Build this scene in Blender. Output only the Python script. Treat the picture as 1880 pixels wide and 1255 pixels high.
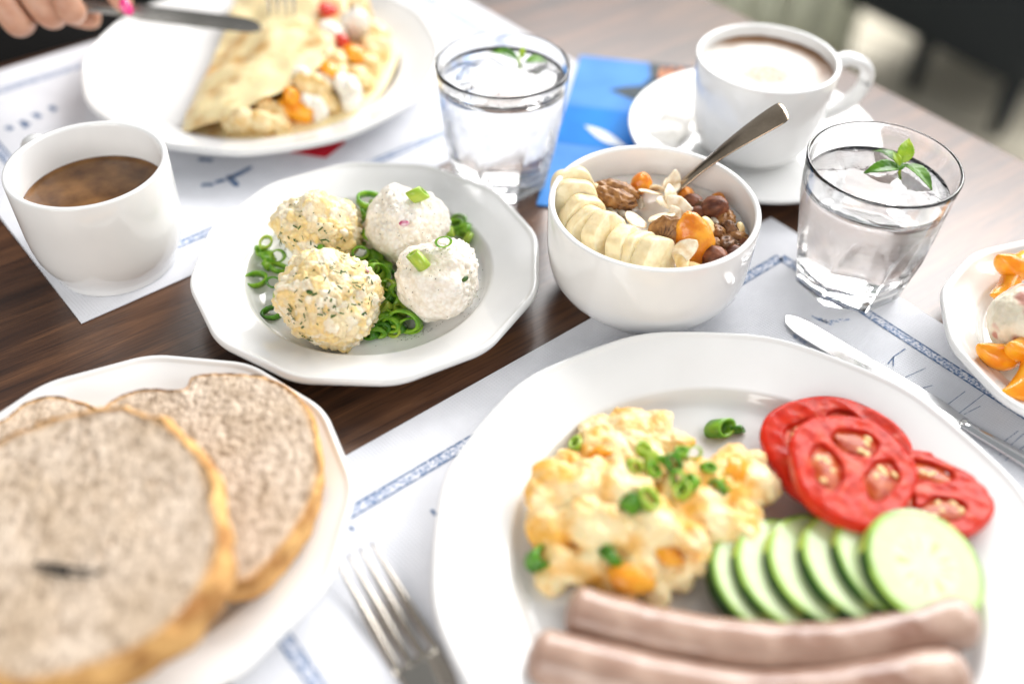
import bpy, bmesh, math, random
from mathutils import Vector, Matrix, Euler, noise
random.seed(7)
PI = math.pi
R_ = math.radians
for o in list(bpy.data.objects):
    bpy.data.objects.remove(o)
sc = bpy.context.scene
COL = sc.collection
# ------------------------------------------------------------------ camera
W, H, FPX, PITCH, ROLL, CAMH = 1880, 1255, 1828.0, R_(44), R_(1.5), 0.40
FW = Vector((0, math.cos(PITCH), -math.sin(PITCH)))
U0 = Vector((0, math.sin(PITCH), math.cos(PITCH)))
R0 = Vector((1, 0, 0))
RT = math.cos(ROLL)*R0 + math.sin(ROLL)*U0
UP = -math.sin(ROLL)*R0 + math.cos(ROLL)*U0
CAM = Vector((0, 0, CAMH))
cd = bpy.data.cameras.new('camera'); cam = bpy.data.objects.new('camera', cd); COL.objects.link(cam)
cam.matrix_world = Matrix(((RT.x, UP.x, -FW.x, 0), (RT.y, UP.y, -FW.y, 0), (RT.z, UP.z, -FW.z, CAMH), (0, 0, 0, 1)))
cd.sensor_width = 36; cd.lens = FPX/W*36; cd.clip_start = 0.02; cd.clip_end = 60
cd.dof.use_dof = True; cd.dof.focus_distance = 0.562; cd.dof.aperture_fstop = 1.85; cd.dof.aperture_blades = 9
sc.camera = cam
# ------------------------------------------------------------------ world and lamps
wd = bpy.data.worlds.new('World'); sc.world = wd; wd.use_nodes = True
bg = wd.node_tree.nodes['Background']
bg.inputs[0].default_value = (0.92, 0.96, 1.0, 1); bg.inputs[1].default_value = 0.33
def area(name, loc, target, sx, sy, power, col):
    l = bpy.data.lights.new(name, 'AREA'); l.shape = 'RECTANGLE'; l.size = sx; l.size_y = sy; l.energy = power; l.color = col
    o = bpy.data.objects.new(name, l); COL.objects.link(o); o.location = loc
    o.rotation_euler = (Vector(target)-Vector(loc)).to_track_quat('-Z', 'Y').to_euler()
    return o
area('window_light', (1.90, 4.60, 2.84), (0.18, 0.55, 0), 4.9, 2.3, 440, (1.0, 0.985, 0.975))
area('side_fill_light', (3.7, 1.44, 2.9), (0.1, 0.45, 0), 3.4, 2.7, 135, (1.0, 0.99, 0.98))  # added soft lamp from the right, gives extra diffuse light
area('front_fill_light', (-0.9, -1.7, 1.0), (0, 0.4, 0), 1.8, 1.2, 34, (1.0, 0.965, 0.92))  # added fill behind the camera, lifts the fronts that face it
vs = sc.view_settings
vs.view_transform = 'Standard'; vs.look = 'None'; vs.gamma = 1; vs.use_curve_mapping = False; vs.exposure = 0.20
sc.cycles.use_denoising = True
sc.cycles.max_bounces = 16; sc.cycles.transmission_bounces = 14; sc.cycles.glossy_bounces = 6; sc.cycles.diffuse_bounces = 5

# ------------------------------------------------------------------ helpers
def ray(px, py):
    return (FW*FPX + RT*(px-W/2) + UP*(H/2-py)).normalized()
def at(px, py, z=0.0):
    d = ray(px, py); t = (z-CAMH)/d.z
    return CAM + d*t
def on_ball(px, py, c, r):
    d = ray(px, py); oc = CAM-Vector(c); b = d.dot(oc); q = b*b-(oc.dot(oc)-r*r)
    t = -b-math.sqrt(max(q, 0)); return CAM+d*t
def tag(o, label, cat, group=None, kind=None):
    if label: o['label'] = label
    if cat: o['category'] = cat
    if group: o['group'] = group
    if kind: o['kind'] = kind
    return o
def thing(name, label, cat, loc=(0, 0, 0), rz=0, group=None):
    o = bpy.data.objects.new(name, None); COL.objects.link(o); o.empty_display_size = 0.01
    o.location = loc; o.rotation_euler = (0, 0, rz)
    return tag(o, label, cat, group)
def mesh(name, verts, faces, mat=None, parent=None, smooth=True, loc=None, cols=None, rot=None):
    me = bpy.data.meshes.new(name); me.from_pydata([tuple(v) for v in verts], [], faces)
    if cols is not None:
        a = me.color_attributes.new('col', 'FLOAT_COLOR', 'POINT')
        flat = []
        for c in cols: flat.extend((c[0], c[1], c[2], 1.0))
        a.data.foreach_set('color', flat)
    if smooth: me.polygons.foreach_set('use_smooth', [True]*len(me.polygons))
    if mat: me.materials.append(mat)
    me.update()
    o = bpy.data.objects.new(name, me); COL.objects.link(o)
    if loc is not None: o.location = loc
    if rot is not None: o.rotation_euler = rot
    if parent: o.parent = parent
    return o
def from_bm(name, bm, mat=None, parent=None, smooth=True, loc=None):
    me = bpy.data.meshes.new(name); bm.to_mesh(me); bm.free()
    if smooth: me.polygons.foreach_set('use_smooth', [True]*len(me.polygons))
    if mat: me.materials.append(mat)
    o = bpy.data.objects.new(name, me); COL.objects.link(o)
    if loc is not None: o.location = loc
    if parent: o.parent = parent
    return o
def copy_obj(o, loc=None, rot=None, scale=None, parent=None):
    c = o.copy(); COL.objects.link(c)
    if loc is not None: c.location = loc
    if rot is not None: c.rotation_euler = rot
    if scale is not None: c.scale = scale
    if parent is not None: c.parent = parent
    return c
def grid_faces(nr, ns, wrap=True):
    f = []
    for i in range(nr-1):
        for j in range(ns if wrap else ns-1):
            k = (j+1) % ns
            f.append((i*ns+j, i*ns+k, (i+1)*ns+k, (i+1)*ns+j))
    return f
def lathe(prof, seg=96, rf=None):
    """prof: (r, z) list; rf(theta, r, z, i) -> radius. Ends at r=0 are closed with fans."""
    V, F = [], []
    for i, p in enumerate(prof):
        for j in range(seg):
            t = 2*PI*j/seg
            r = p[0] if rf is None else rf(t, p[0], p[1], i)
            V.append((r*math.cos(t), r*math.sin(t), p[1]))
    F = grid_faces(len(prof), seg)
    for i, flip in ((0, False), (len(prof)-1, True)):
        idx = [i*seg+j for j in range(seg)]
        F.append(tuple(idx) if flip else tuple(reversed(idx)))
    return V, F
def tube(pts, rad, seg=14, flat=1.0, upv=Vector((0, 0, 1)), cap=True):
    pts = [Vector(p) for p in pts]; n = len(pts); V = []
    for i, p in enumerate(pts):
        a = pts[max(i-1, 0)]; b = pts[min(i+1, n-1)]; t = (b-a).normalized()
        s = t.cross(upv)
        if s.length < 1e-5: s = t.cross(Vector((0, 1, 0)))
        s.normalize(); w = s.cross(t)
        r = rad[i] if isinstance(rad, (list, tuple)) else rad
        for j in range(seg):
            q = 2*PI*j/seg
            V.append(p+s*(r*math.cos(q))+w*(r*flat*math.sin(q)))
    F = grid_faces(n, seg)
    if cap:
        F.append(tuple(range(seg))); F.append(tuple(reversed(range((n-1)*seg, n*seg))))
    return V, F
def spline(pts, n=40):
    pts = [Vector(p) for p in pts]; P = [pts[0]*2-pts[1]]+pts+[pts[-1]*2-pts[-2]]; out = []
    m = len(pts)-1
    for k in range(n+1):
        u = k/n*m; i = min(int(u), m-1); t = u-i
        a, b, c, d = P[i], P[i+1], P[i+2], P[i+3]
        out.append(0.5*((2*b)+(c-a)*t+(2*a-5*b+4*c-d)*t*t+(3*b-a-3*c+d)*t**3))
    return out
_ico = {}
def ico(sub):
    if sub not in _ico:
        bm = bmesh.new(); bmesh.ops.create_icosphere(bm, subdivisions=sub, radius=1)
        bm.verts.ensure_lookup_table()
        _ico[sub] = ([v.co.copy() for v in bm.verts], [tuple(v.index for v in f.verts) for f in bm.faces]); bm.free()
    return _ico[sub]
def fbm(p, s, o=3):
    v = 0; a = 1
    for k in range(o):
        v += a*noise.noise(p*s); s *= 2.1; a *= .5
    return v
def lerp(a, b, t): return a+(b-a)*t
def mixc(a, b, t):
    t = max(0, min(1, t)); return tuple(a[i]+(b[i]-a[i])*t for i in range(3))
def sstep(a, b, x):
    t = max(0, min(1, (x-a)/(b-a))); return t*t*(3-2*t)

# ------------------------------------------------------------------ materials
def mat(name, c1, c2=None, scale=200, rough=.4, bump=0, bscale=None, sss=0, sssr=(1, .6, .4), sscale=.003, coat=0,
        metal=0, trans=0, ior=1.45, detail=5, lo=.38, hi=.62, attr=False, stretch=(1, 1, 1), r2=None, spec=.5):
    m = bpy.data.materials.new(name); m.use_nodes = True; nt = m.node_tree; N = nt.nodes; L = nt.links
    b = N['Principled BSDF']
    tc = N.new('ShaderNodeTexCoord'); mp = N.new('ShaderNodeMapping'); mp.inputs['Scale'].default_value = stretch
    L.new(tc.outputs['Object'], mp.inputs['Vector'])
    nz = N.new('ShaderNodeTexNoise'); nz.inputs['Scale'].default_value = scale; nz.inputs['Detail'].default_value = detail
    L.new(mp.outputs[0], nz.inputs['Vector'])
    rp = N.new('ShaderNodeValToRGB'); rp.color_ramp.elements[0].position = lo; rp.color_ramp.elements[1].position = hi
    c2 = c2 or c1
    rp.color_ramp.elements[0].color = (*c1, 1); rp.color_ramp.elements[1].color = (*c2, 1)
    L.new(nz.outputs['Fac'], rp.inputs['Fac'])
    if attr:
        va = N.new('ShaderNodeVertexColor'); va.layer_name = 'col'
        mx = N.new('ShaderNodeMix'); mx.data_type = 'RGBA'; mx.blend_type = 'MULTIPLY'; mx.inputs[0].default_value = 1
        L.new(va.outputs['Color'], mx.inputs[6]); L.new(rp.outputs['Color'], mx.inputs[7]); L.new(mx.outputs[2], b.inputs['Base Color'])
    else:
        L.new(rp.outputs['Color'], b.inputs['Base Color'])
    b.inputs['Roughness'].default_value = rough; b.inputs['Metallic'].default_value = metal; b.inputs['IOR'].default_value = ior
    b.inputs['Transmission Weight'].default_value = trans; b.inputs['Coat Weight'].default_value = coat; b.inputs['Coat Roughness'].default_value = .05
    b.inputs['Specular IOR Level'].default_value = spec
    if sss:
        b.inputs['Subsurface Weight'].default_value = sss; b.inputs['Subsurface Radius'].default_value = sssr; b.inputs['Subsurface Scale'].default_value = sscale
    if r2 is not None:
        mr = N.new('ShaderNodeMapRange'); mr.inputs['To Min'].default_value = rough; mr.inputs['To Max'].default_value = r2
        L.new(nz.outputs['Fac'], mr.inputs['Value']); L.new(mr.outputs[0], b.inputs['Roughness'])
    if bump:
        bn = N.new('ShaderNodeTexNoise'); bn.inputs['Scale'].default_value = bscale or scale; bn.inputs['Detail'].default_value = 4
        L.new(mp.outputs[0], bn.inputs['Vector'])
        bp = N.new('ShaderNodeBump'); bp.inputs['Strength'].default_value = 1; bp.inputs['Distance'].default_value = bump
        L.new(bn.outputs['Fac'], bp.inputs['Height']); L.new(bp.outputs[0], b.inputs['Normal'])
    return m
M = {}
M['porcelain'] = mat('porcelain', (.80, .80, .79), (.83, .83, .82), scale=25, rough=.05, r2=.09, coat=.4)
M['foot'] = mat('bisque', (.6, .58, .54), (.7, .68, .64), scale=400, rough=.7)
def wood_mat():
    m = bpy.data.materials.new('walnut_laminate'); m.use_nodes = True; nt = m.node_tree; N = nt.nodes; L = nt.links
    b = N['Principled BSDF']; tc = N.new('ShaderNodeTexCoord')
    mp = N.new('ShaderNodeMapping'); mp.inputs['Scale'].default_value = (3.2, 42, 1)
    L.new(tc.outputs['Object'], mp.inputs['Vector'])
    n1 = N.new('ShaderNodeTexNoise'); n1.inputs['Scale'].default_value = 1.6; n1.inputs['Detail'].default_value = 9; n1.inputs['Roughness'].default_value = .62; n1.inputs['Distortion'].default_value = .6
    L.new(mp.outputs[0], n1.inputs['Vector'])
    mp2 = N.new('ShaderNodeMapping'); mp2.inputs['Scale'].default_value = (14, 420, 1)
    L.new(tc.outputs['Object'], mp2.inputs['Vector'])
    n2 = N.new('ShaderNodeTexNoise'); n2.inputs['Scale'].default_value = 2.0; n2.inputs['Detail'].default_value = 4
    L.new(mp2.outputs[0], n2.inputs['Vector'])
    rp = N.new('ShaderNodeValToRGB'); e = rp.color_ramp.elements
    e[0].position = .30; e[0].color = (.034, .013, .006, 1); e[1].position = .70; e[1].color = (.23, .10, .042, 1)
    x = e.new(.47); x.color = (.075, .030, .013, 1); x = e.new(.58); x.color = (.13, .056, .024, 1)
    L.new(n1.outputs['Fac'], rp.inputs['Fac'])
    r2 = N.new('ShaderNodeValToRGB'); r2.color_ramp.elements[0].position = .34; r2.color_ramp.elements[0].color = (.45, .42, .40, 1); r2.color_ramp.elements[1].position = .5; r2.color_ramp.elements[1].color = (1, 1, 1, 1)
    L.new(n2.outputs['Fac'], r2.inputs['Fac'])
    mx = N.new('ShaderNodeMix'); mx.data_type = 'RGBA'; mx.blend_type = 'MULTIPLY'; mx.inputs[0].default_value = .85
    L.new(rp.outputs[0], mx.inputs[6]); L.new(r2.outputs[0], mx.inputs[7]); L.new(mx.outputs[2], b.inputs['Base Color'])
    b.inputs['Roughness'].default_value = .33; b.inputs['Specular IOR Level'].default_value = .75
    bp = N.new('ShaderNodeBump'); bp.inputs['Distance'].default_value = .00012; L.new(n2.outputs['Fac'], bp.inputs['Height']); L.new(bp.outputs[0], b.inputs['Normal'])
    return m
M['wood'] = wood_mat()
M['edge'] = mat('table_edge_band', (.16, .10, .065), (.24, .15, .10), scale=40, rough=.45, stretch=(1, 1, 10))
def paper_mat():
    m = mat('placemat_paper', (.74, .75, .79), (.78, .79, .83), scale=60, rough=.75)
    nt = m.node_tree; N = nt.nodes; L = nt.links; b = N['Principled BSDF']
    tc = N.new('ShaderNodeTexCoord'); hs = []
    for ang in (45, -45):
        mp = N.new('ShaderNodeMapping'); mp.inputs['Rotation'].default_value = (0, 0, R_(ang))
        L.new(tc.outputs['Object'], mp.inputs['Vector'])
        w = N.new('ShaderNodeTexWave'); w.inputs['Scale'].default_value = 170; L.new(mp.outputs[0], w.inputs['Vector']); hs.append(w)
    ad = N.new('ShaderNodeMath'); ad.operation = 'MULTIPLY'; L.new(hs[0].outputs['Fac'], ad.inputs[0]); L.new(hs[1].outputs['Fac'], ad.inputs[1])
    bp = N.new('ShaderNodeBump'); bp.inputs['Distance'].default_value = .00022; bp.inputs['Strength'].default_value = .8
    L.new(ad.outputs[0], bp.inputs['Height']); L.new(bp.outputs[0], b.inputs['Normal'])
    return m
M['paper'] = paper_mat()
def ink_mat(name, col, cover):
    m = bpy.data.materials.new(name); m.use_nodes = True; nt = m.node_tree; N = nt.nodes; L = nt.links
    b = N['Principled BSDF']; b.inputs['Roughness'].default_value = .7
    tc = N.new('ShaderNodeTexCoord'); nz = N.new('ShaderNodeTexNoise'); nz.inputs['Scale'].default_value = 700; nz.inputs['Detail'].default_value = 3
    L.new(tc.outputs['Object'], nz.inputs['Vector'])
    rp = N.new('ShaderNodeValToRGB'); rp.color_ramp.elements[0].position = cover-.12; rp.color_ramp.elements[1].position = cover+.12
    rp.color_ramp.elements[0].color = (*col, 1); rp.color_ramp.elements[1].color = (.80, .80, .84, 1)
    L.new(nz.outputs['Fac'], rp.inputs['Fac']); L.new(rp.outputs[0], b.inputs['Base Color'])
    return m
M['ink'] = ink_mat('blue_print_hatch', (.15, .24, .42), .50)
M['ink_line'] = ink_mat('blue_print_line', (.07, .14, .28), .64)
M['steel'] = mat('polished_steel', (.48, .44, .38), (.56, .52, .46), scale=30, rough=.16, r2=.22, metal=1)  # base tinted for the dark gold reflection on the fork
M['steel_dark'] = mat('reflection_darkened_steel', (.26, .25, .23), (.34, .33, .31), scale=30, rough=.22, r2=.3, metal=1)  # dark reflection on blade and tines put into the base colour
M['steel_knife'] = mat('bright_steel', (.70, .70, .70), (.76, .76, .76), scale=30, rough=.12, r2=.2, metal=1)
M['spoon'] = mat('reflection_tinted_steel', (.36, .28, .20), (.48, .38, .28), scale=60, rough=.20, r2=.26, metal=1)  # brown of the dark room mirrored in the spoon, put into its colour
M['coffee'] = mat('coffee_crema', (.066, .024, .005), (.26, .120, .036), scale=60, rough=.16, lo=.30, hi=.70, r2=.3, detail=8)
M['foam'] = mat('milk_foam', (.93, .93, .93), (1, 1, 1), scale=600, rough=.5, attr=True, sss=.2, bump=.0003, bscale=700)
M['eggsalad'] = mat('egg_salad', (.92, .90, .86), (1, 1, 1), scale=500, rough=.42, attr=True, sss=.3, bump=.0006, bscale=900)
M['cheese'] = mat('curd_cheese', (.88, .86, .83), (1, 1, 1), scale=350, rough=.5, attr=True, sss=.15, bump=.0005, bscale=800)
M['dill'] = mat('dill', (.020, .065, .008), (.06, .13, .015), scale=300, rough=.5)
M['pepper'] = mat('ground_pepper', (.02, .015, .012), (.10, .07, .05), scale=900, rough=.8)
M['radish'] = mat('radish_skin', (.42, .03, .12), (.75, .55, .62), scale=300, rough=.35)
M['scal_d'] = mat('scallion_dark', (.032, .135, .008), (.10, .30, .018), scale=160, rough=.28, sss=.15, sssr=(.4, 1, .1), stretch=(1, 1, .2))
M['scal_m'] = mat('scallion_mid', (.10, .29, .014), (.27, .50, .035), scale=160, rough=.28, sss=.2, sssr=(.4, 1, .1), stretch=(1, 1, .2))
M['scal_l'] = mat('scallion_light', (.26, .42, .03), (.46, .58, .08), scale=160, rough=.28, sss=.25, sssr=(.4, 1, .1), stretch=(1, 1, .2))
M['egg'] = mat('scrambled_egg', (.84, .45, .08), (.94, .78, .45), scale=60, rough=.36, lo=.38, hi=.58, sss=.25, sssr=(1, .6, .2), sscale=.004, bump=.0008, bscale=300)
M['yolk'] = mat('yolk', (.80, .30, .02), (.85, .42, .04), scale=120, rough=.3, sss=.2, sssr=(1, .5, .1))
M['tomato'] = mat('tomato_flesh', (.80, .80, .80), (1, 1, 1), scale=220, rough=.30, attr=True, sss=.25, sssr=(1, .15, .06), sscale=.003, bump=.0002, bscale=90, coat=.07, spec=.10)
M['tomskin'] = mat('tomato_skin', (.55, .018, .010), (.66, .035, .014), scale=60, rough=.2, coat=.1, sss=.15, sssr=(1, .2, .1))
M['gel'] = mat('tomato_gel', (.42, .04, .010), (.64, .14, .03), scale=160, rough=.22, trans=.30, ior=1.33, spec=.3)
M['seed'] = mat('tomato_seed', (.75, .48, .18), (.85, .62, .30), scale=300, rough=.3)
M['cuke'] = mat('cucumber_flesh', (.90, .92, .88), (1, 1, 1), scale=150, rough=.22, attr=True, sss=.3, sssr=(.6, 1, .3), sscale=.004, coat=.2)
M['cukeskin'] = mat('cucumber_skin', (.012, .055, .006), (.58, .66, .13), scale=60, rough=.3, lo=.46, hi=.50, detail=1, stretch=(1, 1, .2), sss=.25, sssr=(.6, 1, .2), sscale=.004)
M['sausage'] = mat('sausage_casing', (.22, .105, .068), (.52, .36, .28), scale=38, rough=.30, lo=.28, hi=.64, sss=.2, sssr=(1, .5, .4), bump=.0007, bscale=170, coat=.3)
M['crumb'] = mat('bread_crumb', (.42, .325, .24), (.74, .62, .50), scale=210, rough=.85, lo=.30, hi=.56, bump=.0012, bscale=600, stretch=(1, .55, 1), attr=True)
M['crust'] = mat('bread_crust', (.34, .13, .028), (.80, .47, .17), scale=60, rough=.75, lo=.30, hi=.62, bump=.0010, bscale=260)
M['banana'] = mat('banana', (.90, .88, .82), (1, 1, 1), scale=260, rough=.42, attr=True, sss=.35, sssr=(1, .8, .4), sscale=.004, bump=.0003, bscale=420)
M['walnut'] = mat('walnut_kernel', (.16, .060, .016), (.46, .23, .080), scale=240, rough=.42, lo=.3, hi=.64, bump=.0004, bscale=700)
M['walnut2'] = mat('walnut_kernel_dark', (.085, .035, .014), (.27, .125, .05), scale=240, rough=.42, bump=.0004, bscale=700)
M['hazel'] = mat('hazelnut_skin', (.085, .022, .010), (.27, .095, .045), scale=240, rough=.48, stretch=(1, 1, .2), bump=.0003, bscale=500)
M['apricot'] = mat('dried_apricot', (.70, .20, .012), (.90, .40, .035), scale=110, rough=.30, sss=.35, sssr=(1, .45, .1), sscale=.004, bump=.0007, bscale=230, coat=.2)
M['almond'] = mat('almond_flake', (.72, .55, .33), (.90, .82, .66), scale=240, rough=.45, sss=.2)
M['seeds'] = mat('sunflower_seed', (.45, .38, .30), (.72, .66, .56), scale=400, rough=.45)
M['yogurt'] = mat('yogurt', (.84, .83, .80), (.90, .89, .87), scale=60, rough=.25, sss=.25)
M['peanut'] = mat('blanched_nut', (.78, .52, .20), (.90, .72, .40), scale=200, rough=.35, sss=.2)
M['peach'] = mat('peach_flesh', (.86, .27, .008), (.95, .44, .025), scale=90, rough=.22, sss=.3, sssr=(1, .5, .1), sscale=.005, bump=.0003, bscale=300, coat=.3)
M['icecream'] = mat('ice_cream', (.90, .90, .88), (1, 1, 1), scale=200, rough=.4, attr=True, sss=.3, bump=.0005, bscale=350)
M['crepe'] = mat('crepe', (.60, .33, .09), (.90, .74, .42), scale=34, rough=.45, lo=.34, hi=.50, sss=.2, sssr=(1, .6, .3), bump=.0006, bscale=120)
M['cream'] = mat('whipped_cream', (.84, .78, .66), (.90, .87, .80), scale=100, rough=.4, sss=.3)
M['creambeige'] = mat('custard_filling', (.76, .50, .18), (.90, .74, .44), scale=110, rough=.35, sss=.2)
M['redfruit'] = mat('red_fruit', (.60, .025, .015), (.75, .06, .03), scale=120, rough=.2, coat=.4)
M['skin'] = mat('skin', (.50, .25, .16), (.60, .34, .23), scale=70, rough=.45, sss=.3, sssr=(1, .35, .2), sscale=.004, bump=.0003, bscale=500)
M['nail'] = mat('pink_nail', (.75, .02, .20), (.80, .03, .24), scale=50, rough=.12, coat=.8)
M['cloth'] = mat('dark_cloth', (.006, .006, .007), (.014, .013, .013), scale=500, rough=.9)
M['leaf'] = mat('mint_leaf', (.040, .140, .008), (.115, .29, .016), scale=130, rough=.35, sss=.25, sssr=(.5, 1, .1), bump=.0006, bscale=260)
M['leaf_l'] = mat('mint_leaf_young', (.24, .42, .02), (.42, .58, .04), scale=130, rough=.35, sss=.3, sssr=(.5, 1, .1), bump=.0006, bscale=260)
M['redpaper'] = mat('red_paper', (.52, .005, .02), (.60, .01, .03), scale=120, rough=.6)
M['br_light'] = mat('brochure_light_blue', (.075, .26, .66), (.10, .31, .72), scale=30, rough=.6, spec=.12)
M['br_mid'] = mat('brochure_blue', (.008, .19, .62), (.012, .23, .68), scale=30, rough=.6, spec=.12)
M['br_dark'] = mat('brochure_dark_print', (.02, .05, .09), (.10, .11, .10), scale=140, rough=.6, spec=.12)
M['br_orange'] = mat('brochure_orange_print', (.55, .16, .05), (.70, .32, .16), scale=160, rough=.6, spec=.12)
M['br_white'] = mat('brochure_white_print', (.80, .84, .88), (.86, .88, .9), scale=50, rough=.6, spec=.12)
M['sachet'] = mat('sachet_paper', (.82, .79, .72), (.88, .86, .82), scale=80, rough=.4, bump=.0004, bscale=160)
M['floorm'] = mat('floor_boards', (.60, .545, .42), (.74, .68, .54), scale=5, rough=.55, stretch=(1, 12, 1))
M['floorgap'] = mat('floor_gap', (.10, .085, .06), (.14, .12, .09), scale=9, rough=.9)
M['chair'] = mat('dark_upholstery', (.006, .010, .014), (.014, .020, .027), scale=200, rough=.7)
M['curtain'] = mat('pale_curtain', (.66, .68, .62), (.80, .81, .77), scale=6, rough=.8, stretch=(1, 1, .1))
_nt = M['curtain'].node_tree; _tr = _nt.nodes.new('ShaderNodeBsdfTranslucent'); _tr.inputs[0].default_value = (.78, .80, .74, 1); _mx = _nt.nodes.new('ShaderNodeMixShader'); _mx.inputs[0].default_value = .55
_nt.links.new(_nt.nodes['Principled BSDF'].outputs[0], _mx.inputs[1]); _nt.links.new(_tr.outputs[0], _mx.inputs[2]); _nt.links.new(_mx.outputs[0], _nt.nodes['Material Output'].inputs[0])
def glass_mat(name, ior, bump, zlo=None, zhi=None):
    m = bpy.data.materials.new(name); m.use_nodes = True; nt = m.node_tree; N = nt.nodes; L = nt.links
    b = N['Principled BSDF']; b.inputs['Base Color'].default_value = (1, 1, 1, 1); b.inputs['Roughness'].default_value = 0.0
    b.inputs['Transmission Weight'].default_value = 1; b.inputs['IOR'].default_value = ior
    tc = N.new('ShaderNodeTexCoord'); nz = N.new('ShaderNodeTexNoise'); nz.inputs['Scale'].default_value = 1000 if zlo is not None else 90; nz.inputs['Detail'].default_value = 2
    L.new(tc.outputs['Object'], nz.inputs['Vector'])
    bp = N.new('ShaderNodeBump'); bp.inputs['Distance'].default_value = bump; L.new(nz.outputs['Fac'], bp.inputs['Height'])
    if zlo is not None:   # condensation: a band of fine droplets round the outside
        rp = N.new('ShaderNodeMapRange'); rp.inputs['From Min'].default_value = .52; rp.inputs['From Max'].default_value = .62
        L.new(nz.outputs['Fac'], rp.inputs['Value']); L.new(rp.outputs[0], bp.inputs['Height'])
        sx = N.new('ShaderNodeSeparateXYZ'); L.new(tc.outputs['Object'], sx.inputs[0])
        a = N.new('ShaderNodeMapRange'); a.inputs['From Min'].default_value = zlo; a.inputs['From Max'].default_value = zlo+.008; L.new(sx.outputs['Z'], a.inputs['Value'])
        c = N.new('ShaderNodeMapRange'); c.inputs['From Min'].default_value = zhi; c.inputs['From Max'].default_value = zhi-.005; L.new(sx.outputs['Z'], c.inputs['Value'])
        mu = N.new('ShaderNodeMath'); mu.operation = 'MULTIPLY'; L.new(a.outputs[0], mu.inputs[0]); L.new(c.outputs[0], mu.inputs[1])
        L.new(mu.outputs[0], bp.inputs['Strength'])
        mr = N.new('ShaderNodeMath'); mr.operation = 'MULTIPLY'; mr.inputs[1].default_value = .10; L.new(mu.outputs[0], mr.inputs[0]); L.new(mr.outputs[0], b.inputs['Roughness'])
    L.new(bp.outputs[0], b.inputs['Normal'])
    return m
M['glass'] = glass_mat('tumbler_glass', 1.45, .00005, .030, .068)
M['water'] = glass_mat('water', 1.33, .0004)

# ------------------------------------------------------------------ the setting: floor, curtain
FZ = -0.75
floor = mesh('floor', [(-4, -3, FZ-.01), (5, -3, FZ-.01), (5, 6, FZ-.01), (-4, 6, FZ-.01)], [(0, 1, 2, 3)], M['floorgap'], smooth=False)
tag(floor, None, None, kind='structure')
def boxverts(x0, x1, y0, y1, z0, z1):
    V = [(x, y, z) for z in (z0, z1) for y in (y0, y1) for x in (x0, x1)]
    F = [(0, 2, 3, 1), (4, 5, 7, 6), (0, 1, 5, 4), (2, 6, 7, 3), (0, 4, 6, 2), (1, 3, 7, 5)]
    return V, F
pw = .16
V, F = boxverts(-2.6, 2.6, -pw/2+.004, pw/2-.004, -.02, 0)
pl0 = None
for k in range(-9, 18):
    loc = Vector((.9, 2.0, FZ)) + Vector((math.sin(R_(52)), math.cos(R_(52)), 0)).cross(Vector((0, 0, 1)))*0 + Vector((.616, .787, 0))*(k*pw-.8)
    if pl0 is None:
        pl0 = mesh('plank', V, F, M['floorm'], floor, smooth=False, loc=loc, rot=(0, 0, math.atan2(-.616, .787)))
    else:
        copy_obj(pl0, loc=loc, parent=floor)
# curtain: a row of soft folds hanging to the floor
V = []; n = 120; x0 = Vector((.38, 2.41)); x1 = Vector((.79, 2.21))
for i in range(n+1):
    p = x0.lerp(x1, i/n); q = .025*math.sin(i/n*2*PI*6)+.01*math.sin(i/n*2*PI*11+1)
    d = Vector((.49, .87))
    for z in (FZ, FZ+1.0):
        for s in (0, .004):
            V.append((p.x+d.x*(q+s), p.y+d.y*(q+s), z))
F = []
for i in range(n):
    a = i*4; b = a+4
    F += [(a, b, b+2, a+2), (a+1, a+3, b+3, b+1), (a+2, b+2, b+3, a+3), (a, a+1, b+1, b)]
cu = mesh('curtain', V, F, M['curtain'])
tag(cu, 'pale grey-green curtain hanging to the floor beyond the table edge', 'curtain')
# dark low chair
chr_ = thing('chair', 'dark upholstered chair standing on the floor beyond the table edge', 'chair', (0.8617, 2.0173, FZ), 0)
def rbox(name, x0, x1, y0, y1, z0, z1, m, parent, bev=.01, loc=None, seg=3):
    bm = bmesh.new(); V, F = boxverts(x0, x1, y0, y1, z0, z1); vv = [bm.verts.new(v) for v in V]
    for f in F: bm.faces.new([vv[i] for i in f])
    bmesh.ops.recalc_face_normals(bm, faces=bm.faces)
    bmesh.ops.bevel(bm, geom=bm.edges[:], offset=bev, segments=seg, affect='EDGES', profile=.5)
    return from_bm(name, bm, m, parent, loc=loc)
ca = math.atan2(-.787*.9, .616)   # the seat's edge runs along the table's end
chr_.rotation_euler = (0, 0, math.atan2(1.8425-2.1921, .9874-.736))
rbox('seat', -.23, .26, 0, .55, .13, .33, M['chair'], chr_, .03)
rbox('backrest', -.23, .26, .47, .60, .335, .80, M['chair'], chr_, .03)
for x, y in ((-.01, .05), (.215, .05), (-.18, .5), (.215, .5)):
    V, F = lathe([(.013, 0), (.017, .02), (.022, .15)], 16)
    mesh('leg', V, F, M['chair'], chr_, loc=(x, y, 0))

# ------------------------------------------------------------------ table
E0 = Vector((.2839, .725, 0)); ED = Vector((.616, -.787, 0)); EN = Vector((.787, .616, 0))
tb = thing('dining_table', 'dark walnut dining table with visible grain, laid for breakfast', 'table', (E0.x, E0.y, 0), math.atan2(EN.y, EN.x))
# local x runs along the grain (0 at the table end, negative into the table), local y across
rbox('tabletop', -1.7, 0, -.80, .425, -.032, 0, M['wood'], tb, .0022)
rbox('edge_band', 0.0003, .0018, -.795, .420, -.030, -.0025, M['edge'], tb, .0005, seg=1)
for x in (-1.6, -.1):
    for y in (-.70, .33):
        rbox('leg', x-.03, x+.03, y-.03, y+.03, FZ, -.0325, M['wood'], tb, .004)

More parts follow.
